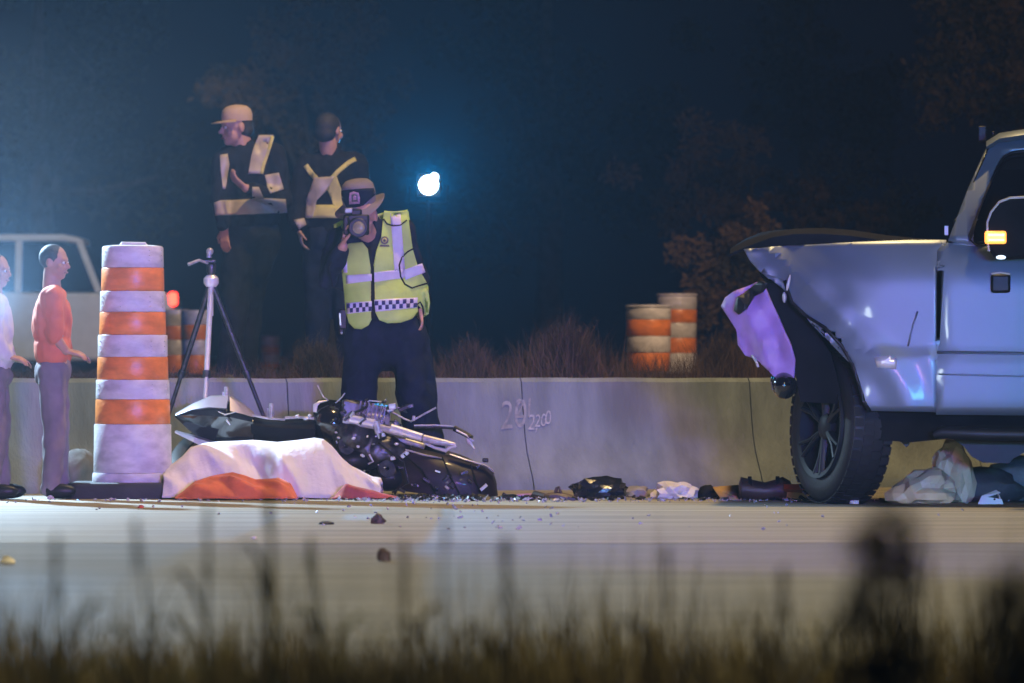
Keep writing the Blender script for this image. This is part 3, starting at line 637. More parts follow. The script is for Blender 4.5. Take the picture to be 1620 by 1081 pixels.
    drape('crest_print', [(602, 388), (616, 388), (617, 391), (601, 391)], D, vb, .013, 'crest_dark', v, .02, .001)
    # belt gear
    mb = MB(); mb.box(q(543, 505, .0), (.05, .07, .12)); mb.box(q(540, 520, .02), (.035, .05, .07)); mb.build('belt_pouch', 'black_plastic', t, bevel=.01)
    mb = MB(); mb.tube([q(538, 496, -.05), q(539, 515, -.05)], .006, 6); mb.ell(q(541, 527, -.06), (.008, .008, .008)); mb.build('belt_buckle', 'chrome', t)
    # hat
    m = Matrix.Rotation(R(-7), 3, 'Y') @ Matrix.Rotation(R(14), 3, 'X'); hcn = q(569, 318, -.10)
    hat = MB(); hat.lathe([(.098, -.015), (.101, .02), (.100, .06), (.092, .095), (.072, .115), (.04, .123), (.005, .124)], hcn, 32, m, True, 1.0, 1.12)
    br = []
    for rr, zz in ((.094, -.012), (.125, -.022), (.150, -.030), (.152, -.034), (.125, -.028), (.094, -.020)):
        br.append([hcn + m @ Vector((rr * math.cos(a), 1.1 * rr * math.sin(a), zz + (rr - .094) * (0.9 * max(0, math.cos(a)) ** 2 - .55 * max(0, -math.sin(a)) - .5 * max(0, -math.cos(a)))))for a in (2 * math.pi * k / 40 for k in range(40))])
    hat.rings(br, False); h = hat.build('hat', 'grey_hat', t, angle=60); hb = BVHTree.FromPolygons(hat.v, hat.f)
    sh = [(555, 307), (561, 305), (569, 307), (571, 315), (571, 324), (554, 325), (554, 315)]
    drape('hat_band', [(541, 313), (541, 303), (560, 301.5), (592, 299), (595, 309), (575, 328), (550, 331)], D, hb, .004, 'navy_cloth', h, .02, .002)
    drape('hat_crest', sh, D, hb, .009, 'crest_pink', h, .02, .003)
    drape('hat_crest', [(558, 310), (562, 308.5), (567, 310), (568, 321), (558, 321.5)], D, hb, .0125, 'crest_dark', h, .02, .002)
    drape('hat_crest', [(560, 313), (563, 311.5), (565.5, 313), (565.5, 318), (560.5, 318.5)], D, hb, .0145, 'crest_pink', h, .02, .002)
    return t
photographer()
# camera held to his eye
def photo_camera():
    D = 33.35; c = P(566, 358, D) + Vector((0, -.31, 0)); t = thing('photo_camera', c + Vector((0, 0, -.07)), 'black camera held to the face of the hatted photographer', 'camera')
    mb = MB(); mb.box(c, (.15, .07, .12)); mb.box(c + Vector((0, 0, .072)), (.065, .06, .04)); mb.box(c + Vector((-.058, -.02, -.005)), (.035, .06, .11)); mb.build('camera_body', 'black_plastic', t, bevel=.01)
    m = Matrix.Rotation(R(90), 3, 'X'); MB().lathe([(.042, 0.03), (.05, .04), (.053, .09), (.057, .10), (.057, .13), (.052, .135)], c + Vector((.015, 0, -.02)), 28, m).build('lens', 'black_plastic', t)
    MB().ell(c + Vector((.017, -.137, -.02)), (.036, .008, .036), None, 20, 8).build('lens_glass', 'lens_glass', t)
    MB().box(c + Vector((-.045, -.01, .082)), (.045, .05, .03)).build('flash', 'steel', t, bevel=.006)
    mb = MB(); mb.tube([c + Vector((-.065, 0, .02)), c + Vector((-.10, .03, -.10)), c + Vector((-.16, .05, -.25)), c + Vector((-.14, .09, -.36)), c + Vector((-.08, .10, -.38))], .005, 6); mb.build('strap', 'black_cloth', t)
photo_camera()

# --- the man in the tan cap
def man_cap():
    D = 37.6; q = lambda px, py, dy=0: P(px, py, D) + Vector((0, dy, 0)); zg = bank_z(q(400, 0).x, D)
    t = thing('person', (q(398, 0).x, D, zg), 'person in tan cap and dark jacket with reflective straps, facing left', 'person')
    hc = q(373, 202, -.01); yaw = R(-68)
    mb = MB(); T, e = head_prims(mb, hc, yaw, R(4), 1.06); mb.capsule(T(0, .03, -.07), q(387, 245, .02), .062, .07)
    SL, EL, WL = q(436, 250, 0), q(448, 318, -.06), q(392, 300, -.26); SR, ER, WR = q(352, 256, -.02), q(348, 318, -.05), q(356, 362, -.10)
    for a, b, r0, r1 in ((SL, EL, .055, .045), (EL, WL, .043, .03), (SR, ER, .05, .043), (ER, WR, .042, .03)): mb.capsule(a, b, r0, r1)
    hand_prims(mb, WL, q(377, 288, -.28) - WL, (0, .3, 1), 1, .6); hand_prims(mb, WR, q(357, 385, -.12) - WR, (0.2, .4, 0), -1, .5)
    mb.ell(q(393, 290, .02), (.18, .12, .26)); mb.ell(q(398, 370, .02), (.17, .12, .17))
    H = [(q(380, 390, .02), q(370, 490, -.06), Vector((q(362, 0).x, D - .06, zg + .09))), (q(414, 390, .02), q(394, 490, .10), Vector((q(386, 0).x, D + .14, zg + .09)))]
    for a, b, c in H: mb.capsule(a, b, .09, .06); mb.capsule(b, c, .06, .045)
    body, _ = blob('body', mb, 'skin', t, .0075, 3); face_parts(T, e, 1.06, body)
    mb = MB(); mb.ell(T(0, .022, .02), (.083, .098, .075), e); mb.ell(T(0, .05, -.02), (.078, .07, .06), e); blob('hair', mb, 'hair', body, .01, 2)
    cap = MB(); m = Matrix.Rotation(yaw, 3, 'Z') @ Matrix.Rotation(R(4), 3, 'X')
    cap.lathe([(.094, -.01), (.096, .03), (.088, .065), (.065, .088), (.03, .098), (.004, .10)], T(0, .012, .048), 28, m, True, .95, 1.1)
    rs = []
    for k in range(9):
        a = R(-150 + 15 * k); rs.append((T(0, 0, 0) - hc, a))
    vs = []; fs = []
    for i in range(13):
        a = R(200 + 140 * i / 12); ca, sa = math.cos(a), math.sin(a)
        for rr, dz in ((.094, .048), (.165, .036), (.166, .030), (.094, .041)): vs.append(T(rr * ca * .92, .012 + rr * sa, dz))
    for i in range(12):
        for j in range(4): fs.append((i * 4 + j, i * 4 + (j + 1) % 4, i * 4 + 4 + (j + 1) % 4, i * 4 + 4 + j))
    cap.add(vs, fs); cap.build('cap', 'tan_cap', t, angle=50)
    mb = MB(); mb.ell(q(394, 285, .02), (.20, .14, .26)); mb.ell(q(396, 340, .02), (.215, .15, .16)); mb.capsule(q(358, 252, .02), q(432, 246, .02), .085, .09); mb.capsule(q(388, 238, .02), q(386, 228, .02), .075, .07)
    for a, b, r0, r1 in ((SL, EL, .078, .065), (EL, WL + (EL - WL) * .15, .066, .05), (SR, ER, .074, .062), (ER, WR + (ER - WR) * .15, .06, .048)): mb.capsule(a, b, r0, r1)
    jk, jb = blob('jacket', mb, 'black_cloth', t, .013, 3, .020, 10)
    mb = MB(); mb.ell(q(399, 372, .02), (.195, .145, .17))
    for a, b, c in H: mb.capsule(a, b, .115, .088); mb.capsule(b, c + Vector((0, 0, .0)), .088, .07)
    blob('trousers', mb, 'navy_cloth', t, .015, 3, .022, 8)
    for a, b, c in H:
        mb = MB(); mb.ell((c.x - .05, c.y - .03, c.z - .04), (.14, .05, .05)); mb.capsule(c + Vector((0, 0, .04)), c, .055, .055); blob('boot', mb, 'black_plastic', t, .012, 3)
    for pl in ([(410, 214), (433, 214), (428, 236), (420, 260), (416, 276), (394, 276), (398, 250), (403, 230)], [(349, 246), (361, 244), (364, 262), (358, 300), (354, 300), (350, 270)],
               [(340, 322), (350, 318), (400, 316), (453, 316), (455, 337), (400, 340), (342, 342)], [(402, 298), (412, 298), (420, 316), (402, 316)]):
        drape('reflective_strap', pl, D, jb, .008, 'reflective_warm', t, .025, .005)
    drape('sleeve_band', [(420, 278), (442, 274), (450, 300), (430, 308), (424, 296)], D, jb, .008, 'reflective_warm', t, .025, .005)
    drape('strap_edge', strip_poly([(432, 216), (426, 238), (418, 262), (415, 276)], 5), D, jb, .014, 'hi_vis_dull', t, .03, .003)
man_cap()
def man_back():
    D = 38.6; q = lambda px, py, dy=0: P(px, py, D) + Vector((0, dy, 0)); zg = bank_z(q(515, 0).x, D)
    t = thing('person', (q(518, 0).x, D, zg), 'person seen from behind with crossed yellow reflective braces on a dark jacket', 'person')
    hc = q(521, 207, 0); yaw = R(150)
    mb = MB(); T, e = head_prims(mb, hc, yaw, 0, 1.04); mb.capsule(T(0, .02, -.07), q(522, 250, .02), .062, .07)
    SL, EL, WL = q(482, 268, 0), q(468, 330, -.02), q(474, 362, -.10); SR, ER, WR = q(566, 264, 0), q(576, 330, .08), q(560, 380, .2)
    for a, b, r0, r1 in ((SL, EL, .055, .045), (EL, WL, .043, .03), (SR, ER, .055, .045), (ER, WR, .042, .03)): mb.capsule(a, b, r0, r1)
    hand_prims(mb, WL, q(478, 385, -.1) - WL, (1, 0, 0), 1, .5); hand_prims(mb, WR, q(560, 402, .2) - WR, (-1, 0, 0), -1, .5)
    mb.ell(q(523, 300, .02), (.18, .12, .26)); mb.ell(q(523, 375, .02), (.17, .12, .17))
    H = [(q(503, 395, .02), q(502, 490, 0), Vector((q(500, 0).x, D, zg + .09))), (q(545, 395, .02), q(548, 490, 0), Vector((q(552, 0).x, D, zg + .09)))]
    for a, b, c in H: mb.capsule(a, b, .09, .06); mb.capsule(b, c, .06, .045)
    body, _ = blob('body', mb, 'skin', t, .009, 3); face_parts(T, e, 1.04, body)
    mb = MB(); mb.ell(T(0, .024, .03), (.084, .098, .094), e); mb.ell(T(0, .055, -.02), (.076, .065, .065), e); blob('hair', mb, 'hair', body, .01, 2)
    mb = MB(); mb.ell(q(523, 297, .02), (.20, .14, .26)); mb.ell(q(523, 345, .02), (.205, .15, .17)); mb.capsule(q(486, 262, .02), q(560, 260, .02), .088, .088); mb.capsule(q(522, 248, .02), q(522, 236, .02), .085, .078)
    for a, b, r0, r1 in ((SL, EL, .078, .065), (EL, WL + (EL - WL) * .15, .066, .05), (SR, ER, .078, .065), (ER, WR, .06, .048)): mb.capsule(a, b, r0, r1)
    jk, jb = blob('jacket', mb, 'black_cloth', t, .013, 3, .020, 10)
    mb = MB(); mb.ell(q(523, 378, .02), (.195, .145, .17))
    for a, b, c in H: mb.capsule(a, b, .115, .088); mb.capsule(b, c, .088, .07)
    blob('trousers', mb, 'navy_cloth', t, .015, 3, .022, 8)
    for a, b, c in H:
        mb = MB(); mb.ell((c.x, c.y + .04, c.z - .04), (.05, .14, .05)); mb.capsule(c + Vector((0, 0, .04)), c, .055, .055); blob('boot', mb, 'black_plastic', t, .012, 3)
    for pl, mm in ((strip_poly([(484, 262), (494, 276), (505, 288), (522, 300)], 8), 'hi_vis_dull'), (strip_poly([(563, 252), (552, 258), (536, 272), (518, 292), (506, 308)], 7), 'hi_vis_dull'),
               ([(498, 282), (530, 280), (518, 302), (502, 318), (495, 345), (484, 345), (485, 318)], 'reflective_warm'), ([(516, 296), (532, 276), (545, 312), (550, 344), (532, 344), (526, 318)], 'hi_vis_dull'),
               ([(494, 325), (545, 325), (549, 346), (485, 346)], 'hi_vis_dull')):
        drape('brace', pl, D, jb, .008 if mm == 'hi_vis_dull' else .013, mm, t, .025, .005)
    drape('cuff', [(466, 349), (482, 346), (486, 356), (474, 364)], D, jb, .008, 'reflective_warm', t, .025, .004)
man_back()
def worker(px0, D, facing, top, shirt, m_shirt, m_tr, label, hair=True):
    q = lambda px, py, dy=0: P(px0 + px, py, D) + Vector((0, dy, 0)); k = (D * CAMZ / F and (HY + F * CAMZ / D)) ; yb = k
    H = (yb - top); f = lambda a: top + H * a
    t = thing('person', (q(0, 0).x, D, 0), label, 'person'); s = H * D / F / 1.72; ps = F / D * s
    hc = q(3 * facing, f(.072), 0); mb = MB(); T, e = head_prims(mb, hc, R(70) * facing, R(5), s); mb.capsule(T(0, .02, -.07), q(-2, f(.17), 0), .055 * s, .065 * s)
    S1, E1, W1 = q(2, f(.205), -.15 * s), q(5 * facing, f(.36), -.17 * s), q(22 * facing, f(.42), -.13 * s); S2, E2, W2 = q(2, f(.205), .15 * s), q(6 * facing, f(.36), .17 * s), q(24 * facing, f(.43), .12 * s)
    L = [(q(0, f(.5), -.08 * s), q(3 * facing, f(.73), -.08 * s), q(-3 * facing, f(.955), -.09 * s)), (q(0, f(.5), .08 * s), q(5 * facing, f(.73), .09 * s), q(6 * facing, f(.955), .10 * s))]
    for a, b, r0, r1 in ((S1, E1, .05, .04), (E1, W1, .04, .03), (S2, E2, .05, .04), (E2, W2, .04, .03)): mb.capsule(a, b, r0 * s, r1 * s)
    hand_prims(mb, W1, (facing, 0, -.2), (0, .4, -1), 1, .5, s); hand_prims(mb, W2, (facing, 0, -.2), (0, -.4, -1), -1, .5, s)
    for a, b, c in L: mb.capsule(a, b, .085 * s, .06 * s); mb.capsule(b, c, .058 * s, .042 * s)
    mb.ell(q(0, f(.32), 0), (.11 * s, .16 * s, .24 * s)); mb.ell(q(0, f(.48), 0), (.11 * s, .16 * s, .14 * s))
    body, _ = blob('body', mb, 'skin', t, .008, 3); face_parts(T, e, s, body)
    mb = MB(); mb.ell(T(0, .022, .03), (.082 * s, .097 * s, .092 * s), e); blob('hair', mb, 'hair', body, .01, 2)
    mb = MB(); mb.ell(q(-1, f(.30), 0), (.135 * s, .185 * s, .23 * s)); mb.ell(q(0, f(.42), 0), (.13 * s, .18 * s, .15 * s)); mb.capsule(S1, S2, .075 * s, .075 * s)
    for a, b in ((S1, E1), (S2, E2)): mb.capsule(a, b, .07 * s, .062 * s)
    if shirt == 'jacket':
        for a, b in ((E1, W1), (E2, W2)): mb.capsule(a, b, .06 * s, .048 * s)
    blob(shirt, mb, m_shirt, t, .012, 3, .016, 12)
    mb = MB(); mb.ell(q(0, f(.50), 0), (.125 * s, .175 * s, .12 * s))
    for a, b, c in L: mb.capsule(a, b, .10 * s, .08 * s); mb.capsule(b, c, .08 * s, .066 * s)
    blob('trousers', mb, m_tr, t, .012, 3, .018, 10)
    for a, b, c in L:
        mb = MB(); mb.ell((c.x + facing * .05, c.y, .045), (.13 * s, .048 * s, .045)); mb.capsule(c, (c.x, c.y, .05), .05 * s, .05 * s); blob('boot', mb, 'black_plastic', t, .012, 3)
worker(84, 32.25, 1, 386, 'shirt', 'orange_shirt', 'grey_trousers', 'person in an orange shirt standing left of the near drum, hazy')
worker(-8, 32.1, 1, 400, 'jacket', 'pale_jacket', 'grey_trousers', 'person in a pale jacket at the left edge, washed out by glare')

# ------------------------------------------------------------------ survey tripod
def tripod():
    D = 33.3; q = lambda px, py, dy=0: P(px, py, D) + Vector((0, dy, 0)); t = thing('survey_tripod', (q(333, 0).x, D, 0), 'tall thin metal tripod standing behind the sheet and motorcycle', 'tripod')
    ap = q(334, 446, 0); feet = [Vector((q(222, 0).x, D + .28, 0)), Vector((q(322, 0).x, D - .30, 0.0)), Vector((q(462, 0).x, D + .26, 0))]
    for k, ft in enumerate(feet):
        a = ap + (ft - ap).normalized() * .03; L = (ft - a); m = a + L * .42; mm = 'chrome' if k == 1 else 'dark_metal'
        leg = MB().tube([a, m], [.017, .016], 10).build('leg', mm, t)
        mb = MB(); mb.tube([m, a + L * .74], .0125, 10); mb.tube([a + L * .72, ft], [.0095, .008], 10); mb.build('leg_extension', 'chrome' if k == 1 else 'dark_metal', leg)
        MB().tube([m - L.normalized() * .02, m + L.normalized() * .02], .023, 10).build('leg_clamp', 'dark_metal', leg); MB().tube([a + L * .72, a + L * .75], .018, 10).build('leg_clamp', 'dark_metal', leg)
        MB().ell(ft + Vector((0, 0, .012)), (.018, .018, .014)).build('foot', 'rubber', leg)
    mb = MB(); mb.tube([ap + Vector((0, 0, -.20)), ap + Vector((0, 0, .03))], .014, 10); mb.lathe([(.03, -.03), (.045, -.01), (.045, .02), (.025, .04)], ap, 18); mb.build('centre_column', 'chrome', t)
    mb = MB(); mb.lathe([(.02, .04), (.028, .06), (.028, .10), (.018, .115)], ap, 16); mb.box(ap + Vector((-.01, 0, .12)), (.07, .06, .016)); mb.build('tripod_head', 'dark_metal', t, bevel=.003)
    mb = MB(); mb.tube([ap + Vector((0, 0, .10)), q(316, 412, -.05), q(299, 419, -.08)], [.006, .009, .011], 8); mb.build('pan_handle', 'steel', t)
    mb = MB(); mb.tube([q(331, 408, 0), q(330, 394, 0)], [.016, .010], 10); mb.ell(q(332, 398, 0), (.022, .02, .022)); mb.build('level_knob', 'steel', t)
tripod()

# ------------------------------------------------------------------ motorcycle lying on its side
def motorcycle():
    D = 32.95; q = lambda px, py, dy=0: P(px, py, D) + Vector((0, dy, 0)); t = thing('motorcycle', (q(530, 0).x, D, 0), 'wrecked dark motorcycle lying on its side behind the white sheet', 'motorcycle')
    rn = random.Random(11)
    # tail fairing: a pointed wedge
    def ring(px, yt, ym, yb, d):
        return [q(px, yt, 0), q(px, (yt + ym) / 2, -d * .75), q(px, ym, -d), q(px, (ym + yb) / 2, -d * .8), q(px, yb, 0), q(px, (ym + yb) / 2, d), q(px, ym, d * 1.2), q(px, (yt + ym) / 2, d)]
    MB().rings([ring(277, 654, 657, 660, .01), ring(300, 643, 658, 682, .05), ring(330, 634, 658, 700, .09), ring(365, 636, 660, 712, .11), ring(402, 655, 668, 706, .10)]).build('tail_fairing', 'gloss_black', t, angle=35)
    mb = MB(); mb.rings([[q(278, 655, -.02), q(278, 657.5, -.03), q(278, 657, 0), q(278, 654, 0)], [q(305, 640, -.05), q(305, 648, -.10), q(305, 650, 0), q(305, 638, .02)], [q(333, 628, -.05), q(333, 644, -.13), q(333, 648, 0), q(333, 626, .04)], [q(362, 627, -.05), q(360, 646, -.14), q(360, 650, 0), q(362, 625, .05)]]); mb.build('tail_panel', 'silver_plastic', t, angle=25)
    mb = MB(); mb.rings([[q(364, 628, -.05), q(366, 650, -.13), q(366, 652, 0), q(364, 626, .03)], [q(384, 640, -.05), q(386, 655, -.12), q(386, 657, 0), q(384, 638, .03)], [q(402, 655, -.05), q(402, 660, -.1), q(402, 662, 0), q(402, 653, .03)]]); mb.build('tail_panel', 'silver_plastic', t, angle=25)
    mb = MB(); mb.rings([[q(278, 682, -.06), q(278, 685, -.08), q(279, 685, 0), q(279, 681, 0)], [q(310, 692, -.12), q(308, 699, -.14), q(310, 699, 0), q(312, 690, 0)], [q(338, 700, -.14), q(333, 712, -.15), q(335, 712, 0), q(340, 698, 0)]]); mb.build('tail_trim', 'silver_plastic', t, angle=25)
    mb = MB(); mb.tube([q(347, 651, -.15), q(358, 656, -.16), q(378, 651, -.15)], [.004, .010, .003], 6, flat=.5); mb.tube([q(360, 664, -.14), q(366, 672, -.14)], [.006, .004], 6); mb.build('badge', 'chrome', t)
    for px, ya, yb in ((358, 612, 650), (429, 638, 670)):
        mb = MB(); mb.tube([q(px, yb, -.02), q(px + .5, ya + 2, -.02), q(px + .5, ya, -.02)], [.013, .013, .010], 10); mb.tube([q(px - 5, ya + 8, 0), q(px - 5, yb, 0)], .006, 8); mb.build('foot_peg', 'steel', t)
    # seat, frame, tank
    mb = MB(); mb.rings([ring(398, 656, 672, 700, .10), ring(430, 662, 676, 705, .13), ring(465, 661, 678, 712, .14), ring(500, 659, 678, 716, .14)]); mb.build('seat', 'black_matte', t, angle=50)
    mb = MB(); mb.tube([q(400, 657, -.08), q(425, 662, -.10), q(452, 664, -.1)], .007, 8); mb.tube([q(452, 661, -.1), q(476, 660, -.11), q(498, 662, -.1)], .009, 8); mb.build('seat_rail', 'steel', t)
    mb = MB(); mb.ell(q(472, 659, -.1), (.014, .02, .014)); mb.ell(q(485, 662, -.1), (.02, .02, .012)); mb.ell(q(491, 658, -.1), (.012, .02, .012)); mb.build('frame_bolt', 'chrome', t)
    mb = MB(); mb.rings([ring(496, 640, 664, 690, .09), ring(503, 633, 664, 700, .14), ring(518, 632, 664, 706, .16), ring(535, 634, 668, 716, .16), ring(548, 642, 672, 716, .12)]); tk = mb.build('fuel_tank', 'gloss_black', t, angle=60); 
    mb = MB(); mb.tube([q(499, 652, -.11), q(500, 641, -.1), q(506, 636, -.08), q(518, 634, -.06)], [.010, .013, .009, .004], 8, flat=.5); mb.build('tank_trim', 'chrome', t)
    # engine: crankcase, finned cylinders, covers, many fittings
    mb = MB(); mb.box(q(575, 665, 0), (.26, .26, .20), (0, R(10), 0)); mb.ell(q(560, 690, -.05), (.14, .16, .12)); mb.ell(q(600, 715, 0), (.20, .18, .12)); blob('engine', mb, 'dark_metal', t, .012, 2, .008, 25)
    mb = MB(); mb.rings([ring(567, 644, 655, 672, .12), ring(585, 642, 656, 676, .15), ring(610, 648, 660, 682, .15), ring(617, 650, 662, 684, .12)]); mb.build('engine_cover', 'steel', t, angle=30)
    for k in range(7):
        mb = MB(); mb.box(q(570 + k * 6.5, 646 + k * 1.2, -.03), (.009, .26, .085), (0, R(12), 0)); mb.build('cooling_fin', 'dark_metal', t)
    m = Matrix.Rotation(R(75), 3, 'X') @ Matrix.Rotation(R(20), 3, 'Y')
    for px, py, r, dy in ((548, 706, .05, -.17), (612, 742, .05, -.15)):
        mb = MB(); mb.ring_solid([(r * .25, -.012), (r * .7, -.020), (r, -.012), (r, .018), (r * .25, .018)], q(px, py, dy), 24, m); mb.build('engine_disc', 'dark_metal', t)
    for px, py, dy, r in ((545, 641, -.13, .014), (547, 651, -.14, .010), (563, 635, -.1, .012), (608, 636, -.1, .016), (610, 633, -.1, .010), (533, 684, -.18, .016), (537, 692, -.2, .012), (534, 702, -.19, .013), (561, 693, -.22, .010), (583, 690, -.22, .014),
                           (568, 706, -.21, .011), (604, 700, -.2, .013), (600, 735, -.19, .009), (610, 739, -.19, .012), (592, 702, -.21, .014), (544, 707, -.21, .012), (628, 702, -.18, .015), (596, 690, -.2, .008), (578, 744, -.2, .010), (625, 757, -.18, .010), (665, 760, -.16, .009), (700, 772, -.15, .009), (575, 720, -.21, .014)):
        mb = MB(); r *= rn.uniform(.45, .9); mb.ell(q(px, py, dy), (r * rn.uniform(.8, 1.7), r, r * rn.uniform(.5, 1.0)), (0, rn.uniform(-.6, .6), 0), 10, 7); mb.tube([q(px, py, dy + .05), q(px, py, dy)], r * .6, 8); mb.build('bolt', rn.choice(('chrome', 'steel', 'dark_metal')), t)
    for k in range(34):
        a = q(rn.uniform(530, 640), rn.uniform(640, 775), rn.uniform(-.2, -.05)); b = a + Vector((rn.uniform(-.07, .07), rn.uniform(-.02, .02), rn.uniform(-.06, .06)))
        c = (a + b) / 2 + Vector((rn.uniform(-.03, .03), -.01, rn.uniform(-.03, .03))); MB().tube([a, c, b], rn.uniform(.003, .009), 7).build('engine_pipe', rn.choice(('dark_metal', 'steel', 'black_plastic', 'dark_metal')), t)
    for k in range(18):
        a = q(rn.uniform(535, 650), rn.uniform(640, 770), rn.uniform(-.16, -.02)); MB().box(a, (rn.uniform(.02, .06), .06, rn.uniform(.015, .05)), (0, rn.uniform(-.8, .8), 0)).build('engine_bracket', rn.choice(('dark_metal', 'black_plastic', 'steel')), t, bevel=.004)
    mb = MB(); mb.ell(q(557, 728, -.08), (.13, .12, .08)); mb.ell(q(615, 755, -.05), (.12, .12, .08)); mb.build('crankcase', 'black_plastic', t)
    for pl in ([(503, 610), (512, 628), (520, 634)], [(546, 622), (540, 630), (531, 638)], [(604, 636), (585, 634), (575, 640)]):
        MB().tube([q(a, b, -.05) for a, b in pl], .004, 7).build('cable', 'steel', t)
    # fork tubes
    def stick(name, pts, r, m_, parent=t, n=14):
        return MB().tube([q(*p) for p in pts], r, n).build(name, m_, parent)
    f = stick('fork_tube', [(545, 665, -.14), (592, 673, -.19), (640, 686, -.23)], .021, 'steel'); stick('fork_slider', [(556, 663, -.165), (594, 670, -.20)], .026, 'chrome', f); stick('fork_slider', [(620, 676.5, -.215), (669, 692, -.25)], .025, 'chrome', f)
    stick('fork_foot', [(671, 693, -.25), (690, 697, -.26), (706, 700, -.27), (721, 703, -.27)], [.024, .022, .018, .012], 'steel', f)
    stick('fork_clamp', [(596, 666, -.2), (601, 685, -.2)], .024, 'steel', f)
    f = stick('fork_tube', [(556, 674, -.02), (640, 697, -.08), (672, 706, -.10)], .018, 'steel'); stick('fork_foot', [(672, 700, -.24), (690, 708, -.25), (706, 712, -.26), (714, 706, -.27), (722, 704, -.27)], [.008, .009, .012, .011, .013], 'chrome', f)
    # handlebar and levers
    h = stick('handlebar', [(655, 675.5, .05), (690, 675.5, .04), (719, 677.5, .02)], .010, 'dark_metal'); stick('grip', [(719, 678, .02), (735, 686, .0), (746, 693, -.02)], [.018, .017, .015], 'black_plastic', h); stick('bar_end', [(737, 690, -.0), (743, 700, -.02), (751, 710, -.03)], [.006, .015, .004], 'chrome', h)
    stick('brake_lever', [(655, 673.5, .045), (688, 673, .035), (718, 675, .015)], .0045, 'chrome', h); stick('brake_lever', [(722, 681, -.0), (738, 689, -.02), (749, 698, -.03)], .006, 'chrome', h)
    stick('clutch_lever', [(620, 652, .0), (640, 663, .0), (650, 667, 0), (668, 657, 0), (690, 645, 0)], .0055, 'steel', h); MB().tube([q(654, 666, -.01), q(655, 658, -.01)], .009, 8).build('lever_pin', 'chrome', h)
    # front wheel, tilted, half under a broken fairing
    nrm = Vector((.16, -.22, .95)).normalized(); m = nrm.to_track_quat('Z', 'X').to_matrix(); c = Vector((q(674, 0).x, D + .20, .155))
    wh = MB().ring_solid([(.235, -.045), (.29, -.06), (.315, -.035), (.322, 0), (.315, .035), (.29, .06), (.235, .045), (.225, 0)], c, 48, m).build('front_wheel', 'tyre_rubber', t, angle=60)
    MB().ring_solid([(.20, -.04), (.236, -.045), (.236, .045), (.20, .04), (.192, 0)], c, 40, m).build('rim', 'rim_dark', wh)
    mb = MB(); mb.lathe([(.04, -.06), (.045, .06)], c, 16, m)
    for k in range(5):
        a = 2 * math.pi * k / 5; mb.tube([c + m @ Vector((.03 * math.cos(a), .03 * math.sin(a), 0)), c + m @ Vector((.2 * math.cos(a), .2 * math.sin(a), 0))], [.018, .013], 8)
    mb.build('spokes', 'rim_dark', wh); MB().ring_solid([(.09, .055), (.14, .055), (.14, .062), (.09, .062)], c, 32, m).build('brake_disc', 'steel', wh)
    mb = MB(); rs = []
    for px, yt, ym, yb, d in ((622, 702, 735, 775, .10), (650, 706, 736, 778, .16), (690, 716, 742, 782, .20), (735, 727, 750, 784, .20), (768, 738, 757, 784, .17), (781, 748, 764, 784, .10), (786, 766, 772, 784, .05)):
        rs.append([q(px, yt, .02), q(px - 2, yt + 5, -d * .7), q(px, ym, -d), q(px + 1, (ym + yb) / 2, -d * 1.05), q(px + 2, yb, -d), q(px, yb, .05), q(px, ym, .10)])
    mb.rings(rs); mb.build('front_fairing', 'dark_red_paint', t, angle=45)
    mb = MB(); mb.tube([q(712, 718, -.14), q(735, 726, -.15), q(768, 736, -.13), q(778, 742, -.10), q(783, 748, -.06)], [.010, .013, .012, .008, .003], 8, flat=.45); mb.build('fairing_highlight', 'chrome', t)  # bright metal strips put in as highlights along the fairing's upper edge
    mb = MB(); mb.tube([q(642, 711, -.13), q(670, 719, -.15), q(702, 725, -.15)], [.004, .006, .004], 8); mb.build('fairing_highlight', 'steel', t)
    for pts in ([(640, 718, -.18), (668, 742, -.24), (690, 780, -.22)], [(700, 722, -.2), (712, 750, -.24), (728, 782, -.21)], [(745, 734, -.19), (752, 758, -.22), (762, 782, -.19)]):
        MB().tube([q(*p) for p in pts], [.004, .006, .004], 6).build('broken_seam', 'black_matte', t)
    for k in range(16):
        a = q(rn.uniform(625, 775), rn.uniform(735, 783), -.24 + rn.uniform(-.03, .02)); MB().box(a, (rn.uniform(.012, .05), .02, rn.uniform(.008, .02)), (rn.uniform(-.5, .5), rn.uniform(-.9, .9), 0)).build('broken_piece', rn.choice(('steel', 'black_plastic', 'dark_metal', 'chrome')), t, bevel=.002)
    MB().tube([q(600, 700, -.2), q(640, 730, -.26), q(648, 762, -.26), q(622, 778, -.24)], .006, 7).build('cable', 'black_plastic', t)
    MB().box(q(768, 728, -.05), (.035, .04, .025)).build('indicator', 'black_plastic', t, bevel=.006)
    # rear wheel, seen between drum and sheet
    nrm = Vector((-.2, -.55, .8)).normalized(); m = nrm.to_track_quat('Z', 'X').to_matrix(); c = Vector((q(350, 0).x, D + .12, .20))
    wh = MB().ring_solid([(.215, -.07), (.28, -.085), (.315, -.05), (.322, 0), (.315, .05), (.28, .085), (.215, .07), (.205, 0)], c, 44, m).build('rear_wheel', 'tyre_rubber', t, angle=60)
    MB().ring_solid([(.17, -.05), (.217, -.06), (.217, .06), (.17, .05)], c, 36, m).build('rim', 'rim_dark', wh)
    MB().tube([q(430, 700, .1), q(390, 712, .12), q(352, 716, .12)], [.03, .025, .03], 8).build('swing_arm', 'dark_metal', t)
    MB().tube([q(560, 735, .1), q(500, 716, .14), q(430, 692, .14), q(395, 680, .12)], [.025, .035, .045, .04], 12).build('exhaust', 'dark_metal', t)
motorcycle()

